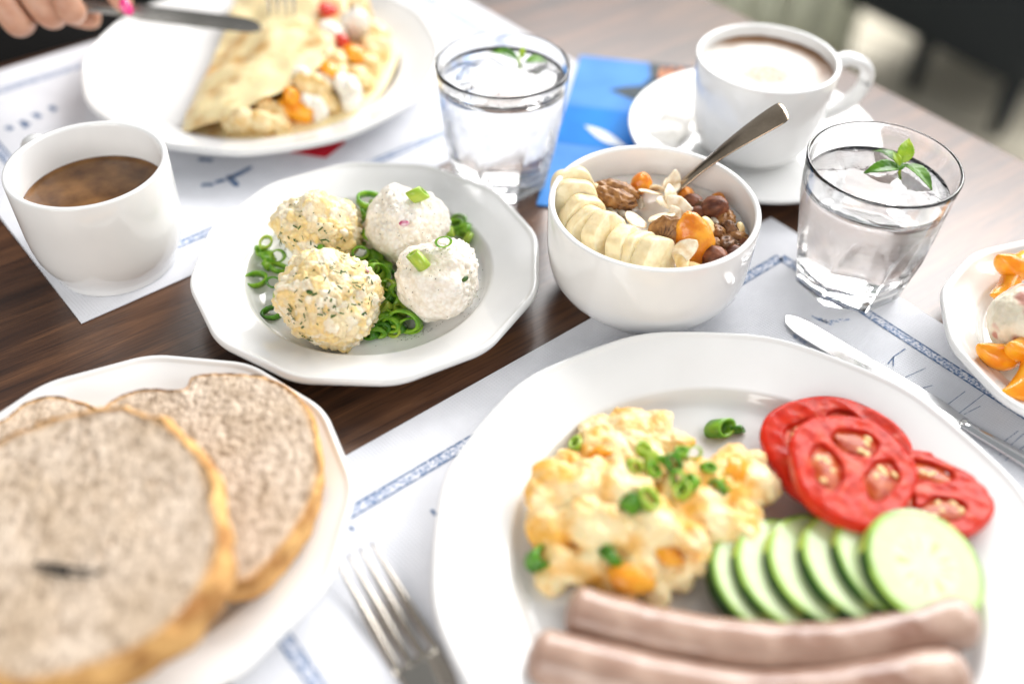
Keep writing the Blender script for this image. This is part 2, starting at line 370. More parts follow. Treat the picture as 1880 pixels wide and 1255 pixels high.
# ------------------------------------------------------------------ placemats
def placemat(label, corner, ang, ln=.437, dp=.321, flip=1):
    """corner, u along the long side, v along the depth"""
    u = Vector((math.cos(ang), math.sin(ang), 0)); v = Vector((-math.sin(ang), math.cos(ang), 0))*flip
    root = thing('placemat', label, 'placemat', (corner[0], corner[1], 0.0003), 0, 'paper placemats')
    V = []; F = []; nu, nv = 24, 18
    for j in range(nv+1):
        for i in range(nu+1):
            p = u*(ln*i/nu)+v*(dp*j/nv); V.append((p.x, p.y, .0004))
    for j in range(nv):
        for i in range(nu):
            a = j*(nu+1)+i; q = (a, a+1, a+nu+2, a+nu+1); F.append(q if flip > 0 else q[::-1])
    k = len(V); c = [Vector((0, 0, 0)), u*ln, u*ln+v*dp, v*dp]
    for p in c: V.append((p.x, p.y, 0))
    F.append((k, k+1, k+2, k+3) if flip < 0 else (k+3, k+2, k+1, k))
    mesh('paper_sheet', V, F, M['paper'], root, smooth=False)
    def strip(a, b, w, z, m, name='border_line'):
        a = u*a[0]+v*a[1]; b = u*b[0]+v*b[1]; d = (b-a).normalized(); s = d.cross(Vector((0, 0, 1)))*w/2
        VV = [a+s, b+s, b-s, a-s]
        mesh(name, [(p.x, p.y, z) for p in VV], [(0, 3, 2, 1) if (VV[1]-VV[0]).cross(VV[3]-VV[0]).z < 0 else (0, 1, 2, 3)], m, root, smooth=False)
    o = .032; i0 = .028
    rect = [((i0, o), (ln-i0, o)), ((ln-i0, o), (ln-i0, dp-o)), ((ln-i0, dp-o), (i0, dp-o)), ((i0, dp-o), (i0, o))]
    for a, b in rect:
        strip(a, b, .0060, .00052, M['ink'])
        for s_ in (-1, 1):
            da = Vector((b[0]-a[0], b[1]-a[1], 0)).normalized(); pe = Vector((-da.y, da.x, 0))*(.0030*s_)
            strip((a[0]+pe.x, a[1]+pe.y), (b[0]+pe.x, b[1]+pe.y), .0011, .00062, M['ink_line'])
    return root
def ribbon(root, pix, w, m=None, z=.0009, name='sketch_line'):
    P = [at(x, y, z) for x, y in pix]; P = spline(P, 5*len(P)) if len(P) > 2 else P
    V = []; n = len(P); o = Vector(root.location)
    for i, p in enumerate(P):
        t = (P[min(i+1, n-1)]-P[max(i-1, 0)]).normalized(); s = t.cross(Vector((0, 0, 1)))*w/2*(.6+.4*math.sin(PI*(i+.5)/n))
        V += [p+s-o, p-s-o]
    mesh(name, V, [(2*i, 2*i+2, 2*i+3, 2*i+1) for i in range(n-1)], m or M['ink_line'], root, smooth=False)
pm1 = placemat('white paper placemat under the scrambled egg plate with blue printed border', (.1709, .5401), R_(220), flip=1)
pm2 = placemat('white paper placemat with blue printed border under the crepe plate', (-.2507, .4196), R_(41))
for a, b in (((1640, 655), (1662, 640)), ((1630, 668), (1640, 655)), ((1640, 672), (1640, 655))): ribbon(pm1, [a, b], .0009)
for pts in ([(1660, 693), (1700, 675)], [(1670, 718), (1712, 707)], [(1732, 748), (1772, 718)], [(1752, 765), (1808, 722)], [(1770, 760), (1800, 745)], [(1835, 835), (1880, 795)], [(1830, 820), (1870, 790)], [(1845, 845), (1885, 815)]):
    ribbon(pm1, pts, .00042)
for pts in ([(1490, 580), (1520, 590), (1560, 585)], [(1505, 585), (1530, 597)], [(1455, 615), (1480, 630)]): ribbon(pm1, pts, .0028, M['ink'])
for pts in ([(418, 322), (430, 335), (436, 342)], [(415, 330), (440, 318), (462, 306)], [(395, 335), (412, 330)], [(370, 340), (392, 338)], [(365, 292), (390, 295)]):
    ribbon(pm2, pts, .0045, M['ink_line'])
for pts in ([(38, 222), (50, 230)], [(62, 208), (74, 216)], [(92, 195), (102, 203)], [(12, 232), (22, 238)], [(45, 235), (52, 225)]):
    ribbon(pm2, pts, .005, M['ink_line'])
for pts in ([(640, 965), (650, 972)], [(792, 935), (800, 945)]): ribbon(pm1, pts, .002)

# ------------------------------------------------------------------ tableware
def ngon_r(t, n, phase):
    w = 2*PI/n; s = 0; K = 7
    for k in range(K):
        q = t-phase+(k-K//2)/(K//2)*.085
        a = (q % w)-w/2
        s += math.cos(w/2)/math.cos(a)
    return s/K
def plate(label, c, R, well, h, n=12, phase=0, poly=1.0, base=.0007, group='white dinner plates', name='plate'):
    prof = [(0, .0050, 0), (well*.5, .0050, 0), (well-.014, .0051, 0), (well-.0075, .0055, 0), (well-.0042, .0068, 0), (well-.0018, .0100, 0), (well-.0004, .0124, 0), (well+.0006, .0133, .02), (well+.0022, .0138, .05),
            (well+.006, .0142, .25), (lerp(well, R, .45), lerp(.0139, h, .42), .6), (lerp(well, R, .75), lerp(.0139, h, .74), .9), (R-.0055, h-.0013, 1), (R-.0042, h-.0009, 1),
            (R-.0034, h-.0001, 1), (R-.0022, h+.0003, 1), (R-.0010, h-.0001, 1), (R-.0002, h-.0012, 1), (R, h-.0024, 1), (R-.0006, h-.0042, 1), (R-.0030, h-.0058, 1), (lerp(well, R, .5), h-.0095, .5),
            (well, .0055, 0), (well-.008, .0022, 0), (well-.011, 0, 0), (well-.014, 0, 0), (well-.016, .0018, 0), (0.001, .0018, 0)]
    rim = {k: ngon_r(2*PI*k/288, n, phase) for k in range(288)}
    def rf(t, r, z, i):
        k = round(t/(2*PI)*288) % 288
        return r*(1+(rim[k]-1)*prof[i][2]*poly)
    V, F = lathe([(max(p[0], .0005), p[1]) for p in prof], 288, rf)
    o = mesh(name, V, [f[::-1] for f in F], M['porcelain'], loc=(c[0], c[1], base))
    return tag(o, label, 'plate', group)
SAL = Vector((-.0868, .4607, 0)); BIG = Vector((.1078, .2613, 0)); CRP = Vector((-.196, .699, 0)); BRD = Vector((-.1748, .2727, 0)); DES = Vector((.3306, .4081, 0))
plate('white twelve-sided plate holding four round salad scoops and scallions', SAL, .1050, .0735, .0215, phase=R_(15), base=.0002)
plate('white twelve-sided plate under the slices of bread', BRD, .1050, .0735, .0215, phase=R_(10), base=.0002)
plate('large white plate holding scrambled egg, tomato, cucumber and sausages', BIG, .1435, .1065, .0235, phase=R_(15), poly=.55)
plate('large white plate under the folded crepe', CRP+Vector((0, .002, 0)), .1365, .103, .0235, phase=R_(5), poly=.45)
plate('small white plate holding peach pieces and ice cream', DES, .0890, .066, .0215, phase=R_(5), poly=.8, base=.0008)

def cup_body(name, label, cat, c, prof_out, thick, base, zin, handle=None, hr=.0038, group=None, hflat=1.6):
    root = thing(name, label, cat, (c[0], c[1], base), 0, group)
    out = prof_out; rim = out[-1]
    inner = []
    for r, z in reversed(out):
        if z > zin+.004: inner.append((r-thick, z))
    inner[0] = (rim[0]-thick, rim[1]-.0008)
    lip = [(rim[0]-.0003, rim[1]+.0007), (rim[0]-thick*.5, rim[1]+.0011), (rim[0]-thick+.0004, rim[1]+.0006)]
    rb = inner[-1][0]
    bot = [(rb-.0012, zin+.002), (rb-.004, zin+.0006), (rb-.010, zin), (.0006, zin)]
    P = [(.0006, out[0][1]+.0012), (out[0][0]-.003, out[0][1]+.0012), (out[0][0]-.002, out[0][1])]+out+lip+inner+bot
    V, F = lathe(P, 144)
    mesh('body', V, F, M['porcelain'], root)
    if handle:
        V, F = tube(spline(handle, 36), hr, 18, flat=1.0)
        # strap section: widen sideways
        P3 = spline(handle, 36); side = None
        d = Vector((handle[1][0]-handle[0][0], handle[1][1]-handle[0][1], 0)).normalized(); side = d.cross(Vector((0, 0, 1)))
        V = [v+side*((v-P3[i//18]).dot(side))*(hflat-1) for i, v in enumerate(V)]
        mesh('handle', V, F, M['porcelain'], root)
    return root
def liquid(name, label, cat, c, r, z, m, base, cols=None, depth=.01, rings=40, men=.0007, group=None):
    V = []; F = []; seg = 120; cc = [] if cols else None
    for i in range(rings+1):
        q = i/rings
        for j in range(seg):
            t = 2*PI*j/seg; rr = max(r*q, .0003)
            x, y = rr*math.cos(t), rr*math.sin(t)
            zz = men*sstep(.92, 1, q)+(cols and .0005*noise.noise(Vector((x, y, 0))*120) or 0)
            V.append((x, y, zz))
            if cols: cc.append(cols(x/r, y/r))
    F = grid_faces(rings+1, seg); n0 = rings*seg
    for j in range(seg):
        t = 2*PI*j/seg; V.append((r*.985*math.cos(t), r*.985*math.sin(t), -depth))
        if cols: cc.append(cc[n0+j])
    n1 = (rings+1)*seg
    F += [(n0+j, n0+(j+1) % seg, n1+(j+1) % seg, n1+j) for j in range(seg)]
    F.append(tuple(reversed(range(n1, n1+seg)))); F.append(tuple(range(seg)))
    F = [f[::-1] if i < rings*seg else f for i, f in enumerate(F)]
    o = mesh(name, V, F, m, loc=(c[0], c[1], base+z), cols=cc)
    bm = bmesh.new(); bm.from_mesh(o.data); bmesh.ops.recalc_face_normals(bm, faces=bm.faces); bm.to_mesh(o.data); bm.free()
    return tag(o, label, cat, group)
# black coffee mug
MUG = Vector((-.2478, .479, 0))
out = [(.0360, 0), (.0368, .0012), (.0372, .004), (.0388, .0075), (.0412, .0125), (.0434, .0185), (.0446, .026), (.0452, .036), (.0454, .052), (.0455, .0700)]
ha = R_(140); hd = Vector((math.cos(ha), math.sin(ha), 0))
cup_body('coffee_mug', 'white straight-sided mug of dark coffee on the placemat corner', 'mug', MUG, out, .0036, .0008, .006,
         [hd*.0435+Vector((0, 0, .058)), hd*.060+Vector((0, 0, .060)), hd*.0735+Vector((0, 0, .050)), hd*.0735+Vector((0, 0, .034)), hd*.061+Vector((0, 0, .021)), hd*.043+Vector((0, 0, .020))], .0036)
liquid('coffee', 'dark brown coffee with light crema inside the straight-sided mug', 'coffee', MUG, .0419, .047, M['coffee'], .0008, men=.0012)
# cappuccino
CUP = Vector((.1665, .6145, 0))
out = [(.0270, 0), (.0275, .0015), (.0285, .003), (.0345, .0065), (.0390, .0115), (.0418, .018), (.0438, .027), (.0455, .040), (.0468, .055), (.0480, .0715)]
ha = R_(12); hd = Vector((math.cos(ha), math.sin(ha), 0))
SB = .0048
cup_body('cappuccino_cup', 'white cappuccino cup with a loop handle standing on a saucer', 'cup', CUP, out, .0036, SB+.0007, .006,
         [hd*.0452+Vector((0, 0, .062)), hd*.060+Vector((0, 0, .066)), hd*.0745+Vector((0, 0, .058)), hd*.0765+Vector((0, 0, .044)), hd*.066+Vector((0, 0, .030)), hd*.0430+Vector((0, 0, .021))], .0042)
def foamcol(x, y):
    r = math.hypot(x, y); n = .5+.5*noise.noise(Vector((x*3, y*3, 1))); n2 = .5+.5*noise.noise(Vector((x*14, y*14, 4)))
    c = (.66, .63, .58)
    blob = sstep(.52, .20, math.hypot((x+.02)*1.0, (y+.22)*1.25))*(.35+.65*n2)
    c = mixc(c, (.44, .26, .12), blob)
    ring = sstep(.66, .90, r+.08*n)*sstep(-.2, .5, (x*.6+y*.8))
    return mixc(c, (.24, .12, .05), ring)
liquid('milk_foam', 'white milk foam dusted with beige on top of the cappuccino', 'foam', CUP, .0440, .0645, M['foam'], SB+.0007, cols=foamcol)
prof = [(.0005, .0040), (.026, .0040), (.0295, .0042), (.0315, .0060), (.040, .0068), (.060, .0095), (.080, .0140), (.0880, .0158), (.0893, .0158), (.0897, .0148), (.0890, .0132), (.070, .0085), (.046, .0035), (.042, .0), (.039, 0), (.037, .0015), (.0005, .0015)]
V, F = lathe(prof, 160)
sau = mesh('saucer', V, [f[::-1] for f in F], M['porcelain'], loc=(.1700, .6260, .0002))
tag(sau, 'round white saucer under the cappuccino cup', 'saucer')
# sugar sachet lying on the saucer against the cup
V = []; F = []; na, nb = 22, 10
for s in (0, 1):
    for j in range(nb+1):
        for i in range(na+1):
            u = i/na*2-1; v = j/nb*2-1
            th = .0022*(1-abs(u)**3)*(1-abs(v)**4)+.0001; wr = .0016*noise.noise(Vector((u*2.2, v*1.2, 3)))+.0009*noise.noise(Vector((u*6, v*4, 3)))
            V.append((u*.030, v*.012, wr+(th if s else -th)))
n1 = (na+1)*(nb+1)
for s in (0, 1):
    for j in range(nb):
        for i in range(na):
            a = s*n1+j*(na+1)+i; q = (a, a+1, a+na+2, a+na+1); F.append(q if s else q[::-1])
sp = at(1238, 226, .014)
sa = mesh('sugar_sachet', V, F, M['sachet'], loc=(sp.x, sp.y, .0155), rot=(R_(4), R_(-8), R_(62)))
tag(sa, 'crumpled white paper sachet lying on the saucer', 'sachet')
# cereal bowl
BWL = Vector((.0795, .4665, 0))
out = [(.0440, 0), (.0448, .0010), (.0458, .0030), (.0500, .0065), (.0545, .0110), (.0576, .0170), (.0594, .0250), (.0602, .034), (.0606, .046), (.0608, .0610)]
cup_body('cereal_bowl', 'deep white bowl filled with banana, nuts and yogurt', 'bowl', BWL, out, .0038, .0008, .008)

# ------------------------------------------------------------------ tumblers with water and mint
def tumbler(label, wl, c, phase, hz=.086, base=.0008, level=.0712, fac=8):
    root = thing('water_glass', label, 'glass', (c[0], c[1], base), 0, 'faceted water glasses')
    zs = [0, .0006, .002, .004]+[.006+.0018*i for i in range(36)]+[.0725, .076, .080, .083, .085, hz]
    cone = lambda z: .0362+.082*z
    w = 2*PI/fac
    def ro(t, z):
        a = ((t-phase) % w)-w/2
        f = (.0300+.185*z)/math.cos(a); r = min(cone(z), f)
        if z < .002: r -= .0010*(1-z/.002)
        return r
    seg = 192; V = []
    rings = []
    for z in zs: rings.append([(ro(2*PI*j/seg, z), z) for j in range(seg)])
    rt = cone(hz)
    for r, z in ((rt-.0003, hz+.0006), (rt-.0009, hz+.0009), (rt-.0015, hz+.0006), (rt-.0018, hz-.0004)): rings.append([(r, z)]*seg)
    rin = lambda z: min(cone(z)-.0019, .0300+.185*z-.0016)
    for k in range(24):
        z = lerp(hz-.004, .016, k/23); rings.append([(rin(z), z)]*seg)
    for r, z in ((.0284, .0135), (.0262, .0115), (.020, .0105), (.0004, .0103)): rings.append([(r, z)]*seg)
    for R in rings:
        for j, (r, z) in enumerate(R):
            t = 2*PI*j/seg; V.append((r*math.cos(t), r*math.sin(t), z))
    F = grid_faces(len(rings), seg)
    F.append(tuple(reversed(range(seg)))); F.append(tuple(range((len(rings)-1)*seg, len(rings)*seg)))
    mesh('glass_wall', V, F, M['glass'], root)
    # water: a closed body slightly overlapping the glass
    e = .00025; P = [(.0004, .0103-e), (.020, .0105-e), (.0262+e, .0115-e), (.0284+e, .0135-e)]
    for k in range(12):
        z = lerp(.016, level, k/11); P.append((rin(z)+e, z))
    P += [(rin(level)-.0006, level-.0006), (rin(level)-.0018, level-.0010), (rin(level)*.7, level-.0011), (rin(level)*.35, level-.0011), (.0004, level-.0011)]
    V, F = lathe(P, 120)
    wobj = mesh('water', V, F, M['water'], loc=(c[0], c[1], base))
    tag(wobj, wl, 'water', 'drinking water')
    return root
GL1 = Vector((.2072, .4775, 0)); GL2 = Vector((-.0105, .5795, 0))
tumbler('clear faceted water glass with mint standing on the corner of the near placemat', 'clear water in the glass beside the cereal bowl and knife tip', GL1, R_(8))
tumbler('clear faceted water glass with mint between the crepe plate and blue brochure', 'clear water in the glass beside the blue brochure', GL2, R_(20), base=.0002, level=.0770)
def leafmesh(name, base, tip, nrm, width, m, parent, curl=.1, fold=.25, serr=.06):
    base, tip, nrm = Vector(base), Vector(tip), Vector(nrm).normalized()
    L = (tip-base).length; d = (tip-base).normalized(); s = d.cross(nrm).normalized(); nrm = s.cross(d)
    V = []; nu, nv = 26, 10
    for i in range(nu+1):
        u = i/nu; w = width*(math.sin(PI*min(1, u*1.02)**.8))**.85*(1+serr*math.sin(u*2*PI*9)) if 0 < u < 1 else width*.02
        for j in range(nv+1):
            v = j/nv*2-1
            vein = .035*abs(math.sin((u*6-abs(v)*1.4)*PI))*width
            p = base+d*(u*L)+s*(v*w/2)+nrm*(fold*abs(v)*w/2+curl*L*math.sin(u*PI)-curl*L*.9*u*u+vein)
            V.append(p)
    F = grid_faces(nu+1, nv+1, wrap=False)
    o = mesh(name, V, F, m, parent)
    md = o.modifiers.new('thick', 'SOLIDIFY'); md.thickness = .0003
    return o
def mint(label, c, z, spec):
    root = thing('mint_sprig', label, 'mint', (c[0], c[1], z), 0, 'mint sprigs')
    o = Vector(root.location)
    for b, t, n, w, lt in spec:
        leafmesh('leaf', Vector(b)-o, Vector(t)-o, n, w, M['leaf_l'] if lt else M['leaf'], root)
    V, F = tube([Vector(spec[0][0])-o+Vector((0, 0, .0015)), Vector(spec[0][0])-o+Vector((.001, 0, -.006)), Vector(spec[0][0])-o+Vector((.002, -.001, -.012))], [.0009, .0010, .0008], 8)
    mesh('stem', V, F, M['leaf_l'], root)
zl = .0720
cN = at(1653, 306, zl)
T = lambda x, y, z=zl+.0012: at(x, y, z)
mint('mint sprig with a bright upright leaf floating in the glass beside the cereal bowl', cN, zl, [
    (T(1652, 308), T(1586, 315, zl), (0, -.2, 1), .0095, False), (T(1660, 302), T(1714, 346, zl+.0005), (.1, -.1, 1), .0100, False),
    (T(1650, 300), T(1603, 272, zl), (0, .2, 1), .0085, False), (T(1655, 300, zl+.002), T(1670, 253, zl+.013), (-.2, -.9, .4), .0095, True),
    (T(1652, 305, zl+.003), T(1640, 278, zl+.007), (0, -.8, .5), .0045, True), (T(1653, 300, zl+.003), T(1650, 313, zl+.0015), (0, -.7, .7), .0055, False)])
zl = .0774; T = lambda x, y, z=zl+.0012: at(x, y, z)
cN = at(958, 108, zl)
mint('small mint sprig floating in the glass beside the blue brochure', cN, zl, [
    (T(952, 110), T(897, 93, zl+.001), (0, -.2, 1), .0075, False), (T(965, 115), T(1008, 113, zl), (0, -.1, 1), .0085, False),
    (T(958, 108, zl+.001), T(961, 85, zl+.006), (-.2, -.9, .4), .0045, True)])

# ------------------------------------------------------------------ salad scoops
def scoop(name, label, c, r, kind, seed):
    root = thing(name, label, 'salad scoop', (c.x, c.y, .0052), 0, kind+' scoops')
    VV, FF = ico(6 if kind == 'egg salad' else 6); V = []; C = []; so = Vector((seed*3.1, seed*1.7, seed))
    h = c.z-.0052
    for v in VV:
        p = v*r; q = p+so
        if kind == 'egg salad':
            qw = q+Vector((noise.noise(q*160), noise.noise(q*160+Vector((7, 0, 0))), noise.noise(q*160+Vector((0, 9, 0)))))*.0022
            d1, pts = noise.voronoi(qw*230); k = d1[1]-d1[0]
            d2, p2 = noise.voronoi(qw*560+Vector((5, 5, 5))); k2 = d2[1]-d2[0]
            hp = lambda p_: (math.sin(p_.x*127.1+p_.y*311.7+p_.z*74.7)*43758.5453) % 1.0
            ha_ = hp(pts[0]); hsh = hp(pts[0]+Vector((3, 1, 2)))*2-1; hs2 = hp(p2[0])
            big_ = sstep(-.3, .3, noise.noise(q*70))
            disp = .0021*min(k, .5)/.5*(.35+.65*big_)+.0010*min(k2, .5)/.5+.0010*hsh*sstep(0, .15, k)+.0068*fbm(q, 38, 3)
            if seed == 2: disp += .007*sstep(.90, 1.0, (v-Vector((.12, .05, 0))).z)
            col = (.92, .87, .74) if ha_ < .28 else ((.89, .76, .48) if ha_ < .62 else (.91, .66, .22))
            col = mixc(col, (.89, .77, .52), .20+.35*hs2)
            col = mixc((.72, .56, .32), col, sstep(0, .16, k)*.45+.55)  # shade in the crevices between lumps painted into the colour
        else:
            n1 = fbm(q, 60, 3); d1, pts = noise.voronoi(q*260); k = d1[1]-d1[0]
            rough_ = sstep(-.25, .25, noise.noise(q*40))
            disp = .0034*n1+.0050*noise.noise(q*34)+.0015*rough_*min(k, .6)/.6+.0010*noise.noise(q*500)*rough_-.002*sstep(.45, .7, noise.noise(q*75+Vector((3, 3, 3))))
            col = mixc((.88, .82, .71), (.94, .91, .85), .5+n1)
            col = mixc((.74, .62, .46), col, sstep(0, .2, k)*.4+.6)  # seams between curds painted darker, as crevice shade
        p = v*(r+disp)
        p.z = p.z*(.96)+h
        if p.z < .0012:
            f = 1+.05*noise.noise(q*200); p.x *= f; p.y *= f; p.z = .0004+.0004*noise.noise(q*300)
        V.append(p); C.append(col)
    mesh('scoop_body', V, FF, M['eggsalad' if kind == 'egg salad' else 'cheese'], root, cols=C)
    # chopped dill / pepper on the surface, too fine to count
    DV, DF = [], []
    rnd = random.Random(seed)
    for k in range(330 if kind == 'egg salad' else 130):
        v = VV[rnd.randrange(len(VV))]
        if v.z < -.55: continue
        idx = None; p = v*(r+.0016); p.z = p.z*.96+h
        nr = v.normalized(); t = nr.cross(Vector((rnd.uniform(-1, 1), rnd.uniform(-1, 1), rnd.uniform(-1, 1)))).normalized(); b = nr.cross(t)
        if kind == 'egg salad': ln, wd_ = rnd.uniform(.0004, .0019), rnd.uniform(.00018, .0006)
        else: ln, wd_ = rnd.uniform(.00015, .0004), rnd.uniform(.00015, .0003)
        i0 = len(DV)
        for a, bb, cc in ((-1, -1, 0), (1, -1, 0), (1, 1, 0), (-1, 1, 0), (-.7, 0, 1), (.7, 0, 1)):
            DV.append(p+t*(a*ln)+b*(bb*wd_)+nr*(cc*.0003-.0002))
        DF += [(i0, i0+1, i0+5, i0+4), (i0+2, i0+3, i0+4, i0+5), (i0+1, i0+2, i0+5), (i0+3, i0, i0+4)]
    s = mesh('dill_flecks' if kind == 'egg salad' else 'pepper_flecks', DV, DF, M['dill' if kind == 'egg salad' else 'pepper'], root, smooth=False)
    s['kind'] = 'stuff'
    return root
b1 = at(605, 548, .030); b2 = at(583, 426, .028); b3 = at(744, 415, .029); b4 = at(806, 515, .0285)
r1, r2_, r3, r4 = .0248, .0222, .0238, .0242
sc1 = scoop('egg_salad_scoop', 'lumpy egg salad scoop flecked with dill and a radish bit', b1, r1, 'egg salad', 1)
sc2 = scoop('egg_salad_scoop', 'peaked yellow egg salad scoop behind the radish-flecked one', b2, r2_, 'egg salad', 2)
sc3 = scoop('cheese_scoop', 'white curd cheese scoop with a pink radish fleck near its middle', b3, r3, 'curd cheese', 3)
sc4 = scoop('cheese_scoop', 'white peppered curd cheese scoop with scallion pieces on top', b4, r4, 'curd cheese', 4)
def chip(root, px, py, c, r, size, m, name):
    p = on_ball(px, py, c, r+.0012); nr = (p-c).normalized(); VV, FF = ico(2)
    q = nr.to_track_quat('Z', 'Y').to_matrix()
    V = [q @ Vector((v.x*size, v.y*size*.55, v.z*size*.28)) for v in VV]
    mesh(name, V, FF, m, root, loc=p-Vector(root.location))
chip(sc1, 670, 492, b1, r1, .0042, M['radish'], 'radish_bit')
chip(sc3, 742, 410, b3, r3, .0032, M['radish'], 'radish_bit')
chip(sc4, 854, 512, b4, r4, .0026, M['dill'], 'herb_bit')
chip(sc1, 668, 578, b1, r1, .0030, M['dill'], 'herb_bit')
chip(sc1, 568, 536, b1, r1, .0022, M['dill'], 'herb_bit')
# crumbs fallen from the scoops
def lump(name, label, cat, p, r, m, seed, cols=(.9, .86, .78), sub=4, amp=.25, sc_=(1, 1, 1), group=None, rot=None, fr=1.6, parent=None):
    VV, FF = ico(sub); V = []; so = Vector((seed*2.7, seed*.9, seed*1.3))
    for v in VV:
        d = 1+amp*fbm(v+so, fr, 3); V.append(Vector((v.x*sc_[0], v.y*sc_[1], v.z*sc_[2]))*(r*d))
    o = mesh(name, V, FF, m, parent, loc=p, rot=rot, cols=[cols]*len(V) if cols else None)
    if label: tag(o, label, cat, group)
    return o
lump('cheese_crumb', 'small crumb of curd cheese fallen beside the peppered scoop', 'crumb', at(797, 572, .0095), .0050, M['cheese'], 5, (.9, .84, .74), amp=.35)
# scallion rings
def ring_mesh(ro, ri, h, oval, slant, m, name='scallion_ring'):
    seg = 20; V = []
    for r, top in ((ro, 0), (ro*1.01, .5), (ro, 1), (ri, 1), (ri, 0)):
        for j in range(seg):
            t = 2*PI*j/seg; w = 1+.06*math.sin(2*t+1)
            V.append((r*w*math.cos(t), r*w*oval*math.sin(t), (top-.5)*h+slant*r*math.cos(t)))
    F = []
    for i in range(5):
        for j in range(seg):
            k = (j+1) % seg; a = i*seg; b = ((i+1) % 5)*seg
            F.append((a+j, a+k, b+k, b+j))
    me = bpy.data.meshes.new(name); me.from_pydata(V, [], F); me.polygons.foreach_set('use_smooth', [True]*len(F)); me.materials.append(m)
    return me
RINGS = {}
for ln, mm in (('d', 'scal_d'), ('m', 'scal_m'), ('l', 'scal_l')):
    RINGS[ln] = [ring_mesh(.0052, .0039, .0044, .85, .1, M[mm]), ring_mesh(.0047, .0033, .0066, .8, .22, M[mm]), ring_mesh(.0055, .0044, .0036, .7, 0, M[mm]), ring_mesh(.0040, .0022, .0070, .65, .3, M[mm])]
rr = random.Random(21)
def scal(px, py, z, tone, var, label, group, rot=None, s=1.0, p=None):
    if tone == 'd' and rr.random() < .6: tone = 'm' if rr.random() < .8 else 'l'
    o = bpy.data.objects.new('scallion_ring', RINGS[tone][var]); COL.objects.link(o)
    o.location = p if p is not None else at(px, py, z)
    o.rotation_euler = rot or (rr.uniform(-.9, .9), rr.uniform(-.9, .9), rr.uniform(0, 6.28)); o.scale = (s, s, s)
    tag(o, label, 'scallion', group)
LB = 'green scallion ring lying on the plate between the four salad scoops'; GB = 'scallion rings between the scoops'
LL = 'green scallion ring beside the egg salad scoops near the plate rim'; GLt = 'scallion rings beside the egg salad'
LR = 'green scallion ring behind the curd cheese scoops'; GR = 'scallion rings behind the curd cheese'
LF = 'dark green scallion piece in the pile between the two front scoops'; GF = 'scallion pile at the front'
for x, y, z, t, v in ((488, 445, .018, 'l', 1), (491, 470, .013, 'd', 3), (509, 470, .012, 'd', 0), (493, 483, .009, 'd', 3), (480, 460, .012, 'm', 3), (503, 518, .011, 'd', 1), (509, 549, .009, 'd', 3), (522, 419, .012, 'm', 1), (512, 492, .009, 'm', 2)):
    scal(x, y, z, t, v, LL, GLt)
scal(468, 514, .0095, 'd', 2, LL, GLt, (.3, .1, .6), 1.35); scal(500, 574, .0085, 'd', 2, LL, GLt, (.25, -.2, 0), 1.15)
for x, y, z, t, v in ((667, 394, .026, 'd', 1), (655, 402, .022, 'd', 3), (677, 432, .026, 'm', 0), (662, 430, .020, 'd', 3), (671, 415, .018, 'd', 1), (690, 473, .018, 'd', 1), (676, 480, .016, 'd', 3), (685, 493, .018, 'm', 0),
                      (698, 503, .016, 'd', 1), (708, 490, .016, 'd', 1), (712, 505, .014, 'd', 0), (716, 524, .014, 'd', 1), (704, 520, .012, 'm', 3), (716, 547, .012, 'd', 3), (703, 540, .011, 'd', 1), (728, 556, .011, 'd', 1),
                      (746, 560, .012, 'd', 3), (735, 570, .010, 'd', 1), (705, 568, .011, 'd', 0), (718, 572, .010, 'm', 1), (693, 452, .018, 'd', 1), (670, 448, .016, 'm', 3), (683, 465, .013, 'd', 1), (700, 485, .011, 'd', 3)):
    scal(x, y, z, t, v, LB, GB)
scal(680, 368, .038, 'm', 2, LB, GB, (.3, .2, 0), 1.5); scal(688, 376, .034, 'l', 3, LB, GB); scal(661, 463, .024, 'm', 0, LB, GB, (1.1, .2, .2), .95)
scal(731, 534, .017, 'm', 0, LB, GB, (.9, .7, .4)); scal(631, 376, .022, 'l', 3, LB, GB); scal(588, 460, .030, 'd', 3, LB, GB, (.2, 1.3, .4)); scal(695, 500, .022, 'm', 2, LB, GB, (.8, .9, .3), 1.4)
for x, y, z, t, v, s in ((721, 594, .011, 'd', 1, 1.25), (711, 590, .010, 'd', 1, 1.3), (691, 606, .009, 'm', 3, 1.2), (680, 613, .0085, 'd', 3, 1.2), (733, 600, .009, 'd', 3, 1.1), (725, 606, .008, 'd', 1, 1.0), (702, 598, .009, 'd', 3, 1.3)):
    scal(x, y, z, t, v, LF, GF, (rr.uniform(1.0, 1.5), rr.uniform(-.4, .4), rr.uniform(-.6, .6)), s)
scal(744, 588, .013, 'd', 2, LF, GF, (1.1, .1, -.4), 1.7); scal(752, 598, .010, 'd', 2, LF, GF, (.9, .3, .3), 1.3); scal(773, 575, .010, 'd', 3, LF, GF, (.4, 1.0, .7), 1.1)
for x, y, z, t, v in ((838, 414, .014, 'm', 1), (853, 419, .012, 'd', 1), (846, 425, .010, 'm', 3), (857, 440, .010, 'l', 3), (822, 425, .022, 'l', 3), (843, 405, .012, 'm', 0)):
    scal(x, y, z, t, v, LR, GR)
for px, py, c, r, t, v, s, rot, lb in ((767, 358, b3, r3, 'l', 3, 1.25, (.2, 1.2, .5), 'pale green scallion piece on top of the radish-flecked curd cheese scoop'),
                                (768, 478, b4, r4, 'l', 3, 1.5, (-.5, .9, 1.9), 'pale green scallion stub on the face of the peppered cheese scoop'),
                                (814, 444, b4, r4, 'm', 2, .85, (.9, .1, .3), 'thin green scallion ring on top of the peppered cheese scoop')):
    p = on_ball(px, py, c, r+.0022); scal(0, 0, 0, t, v, lb, None, rot, s, p)
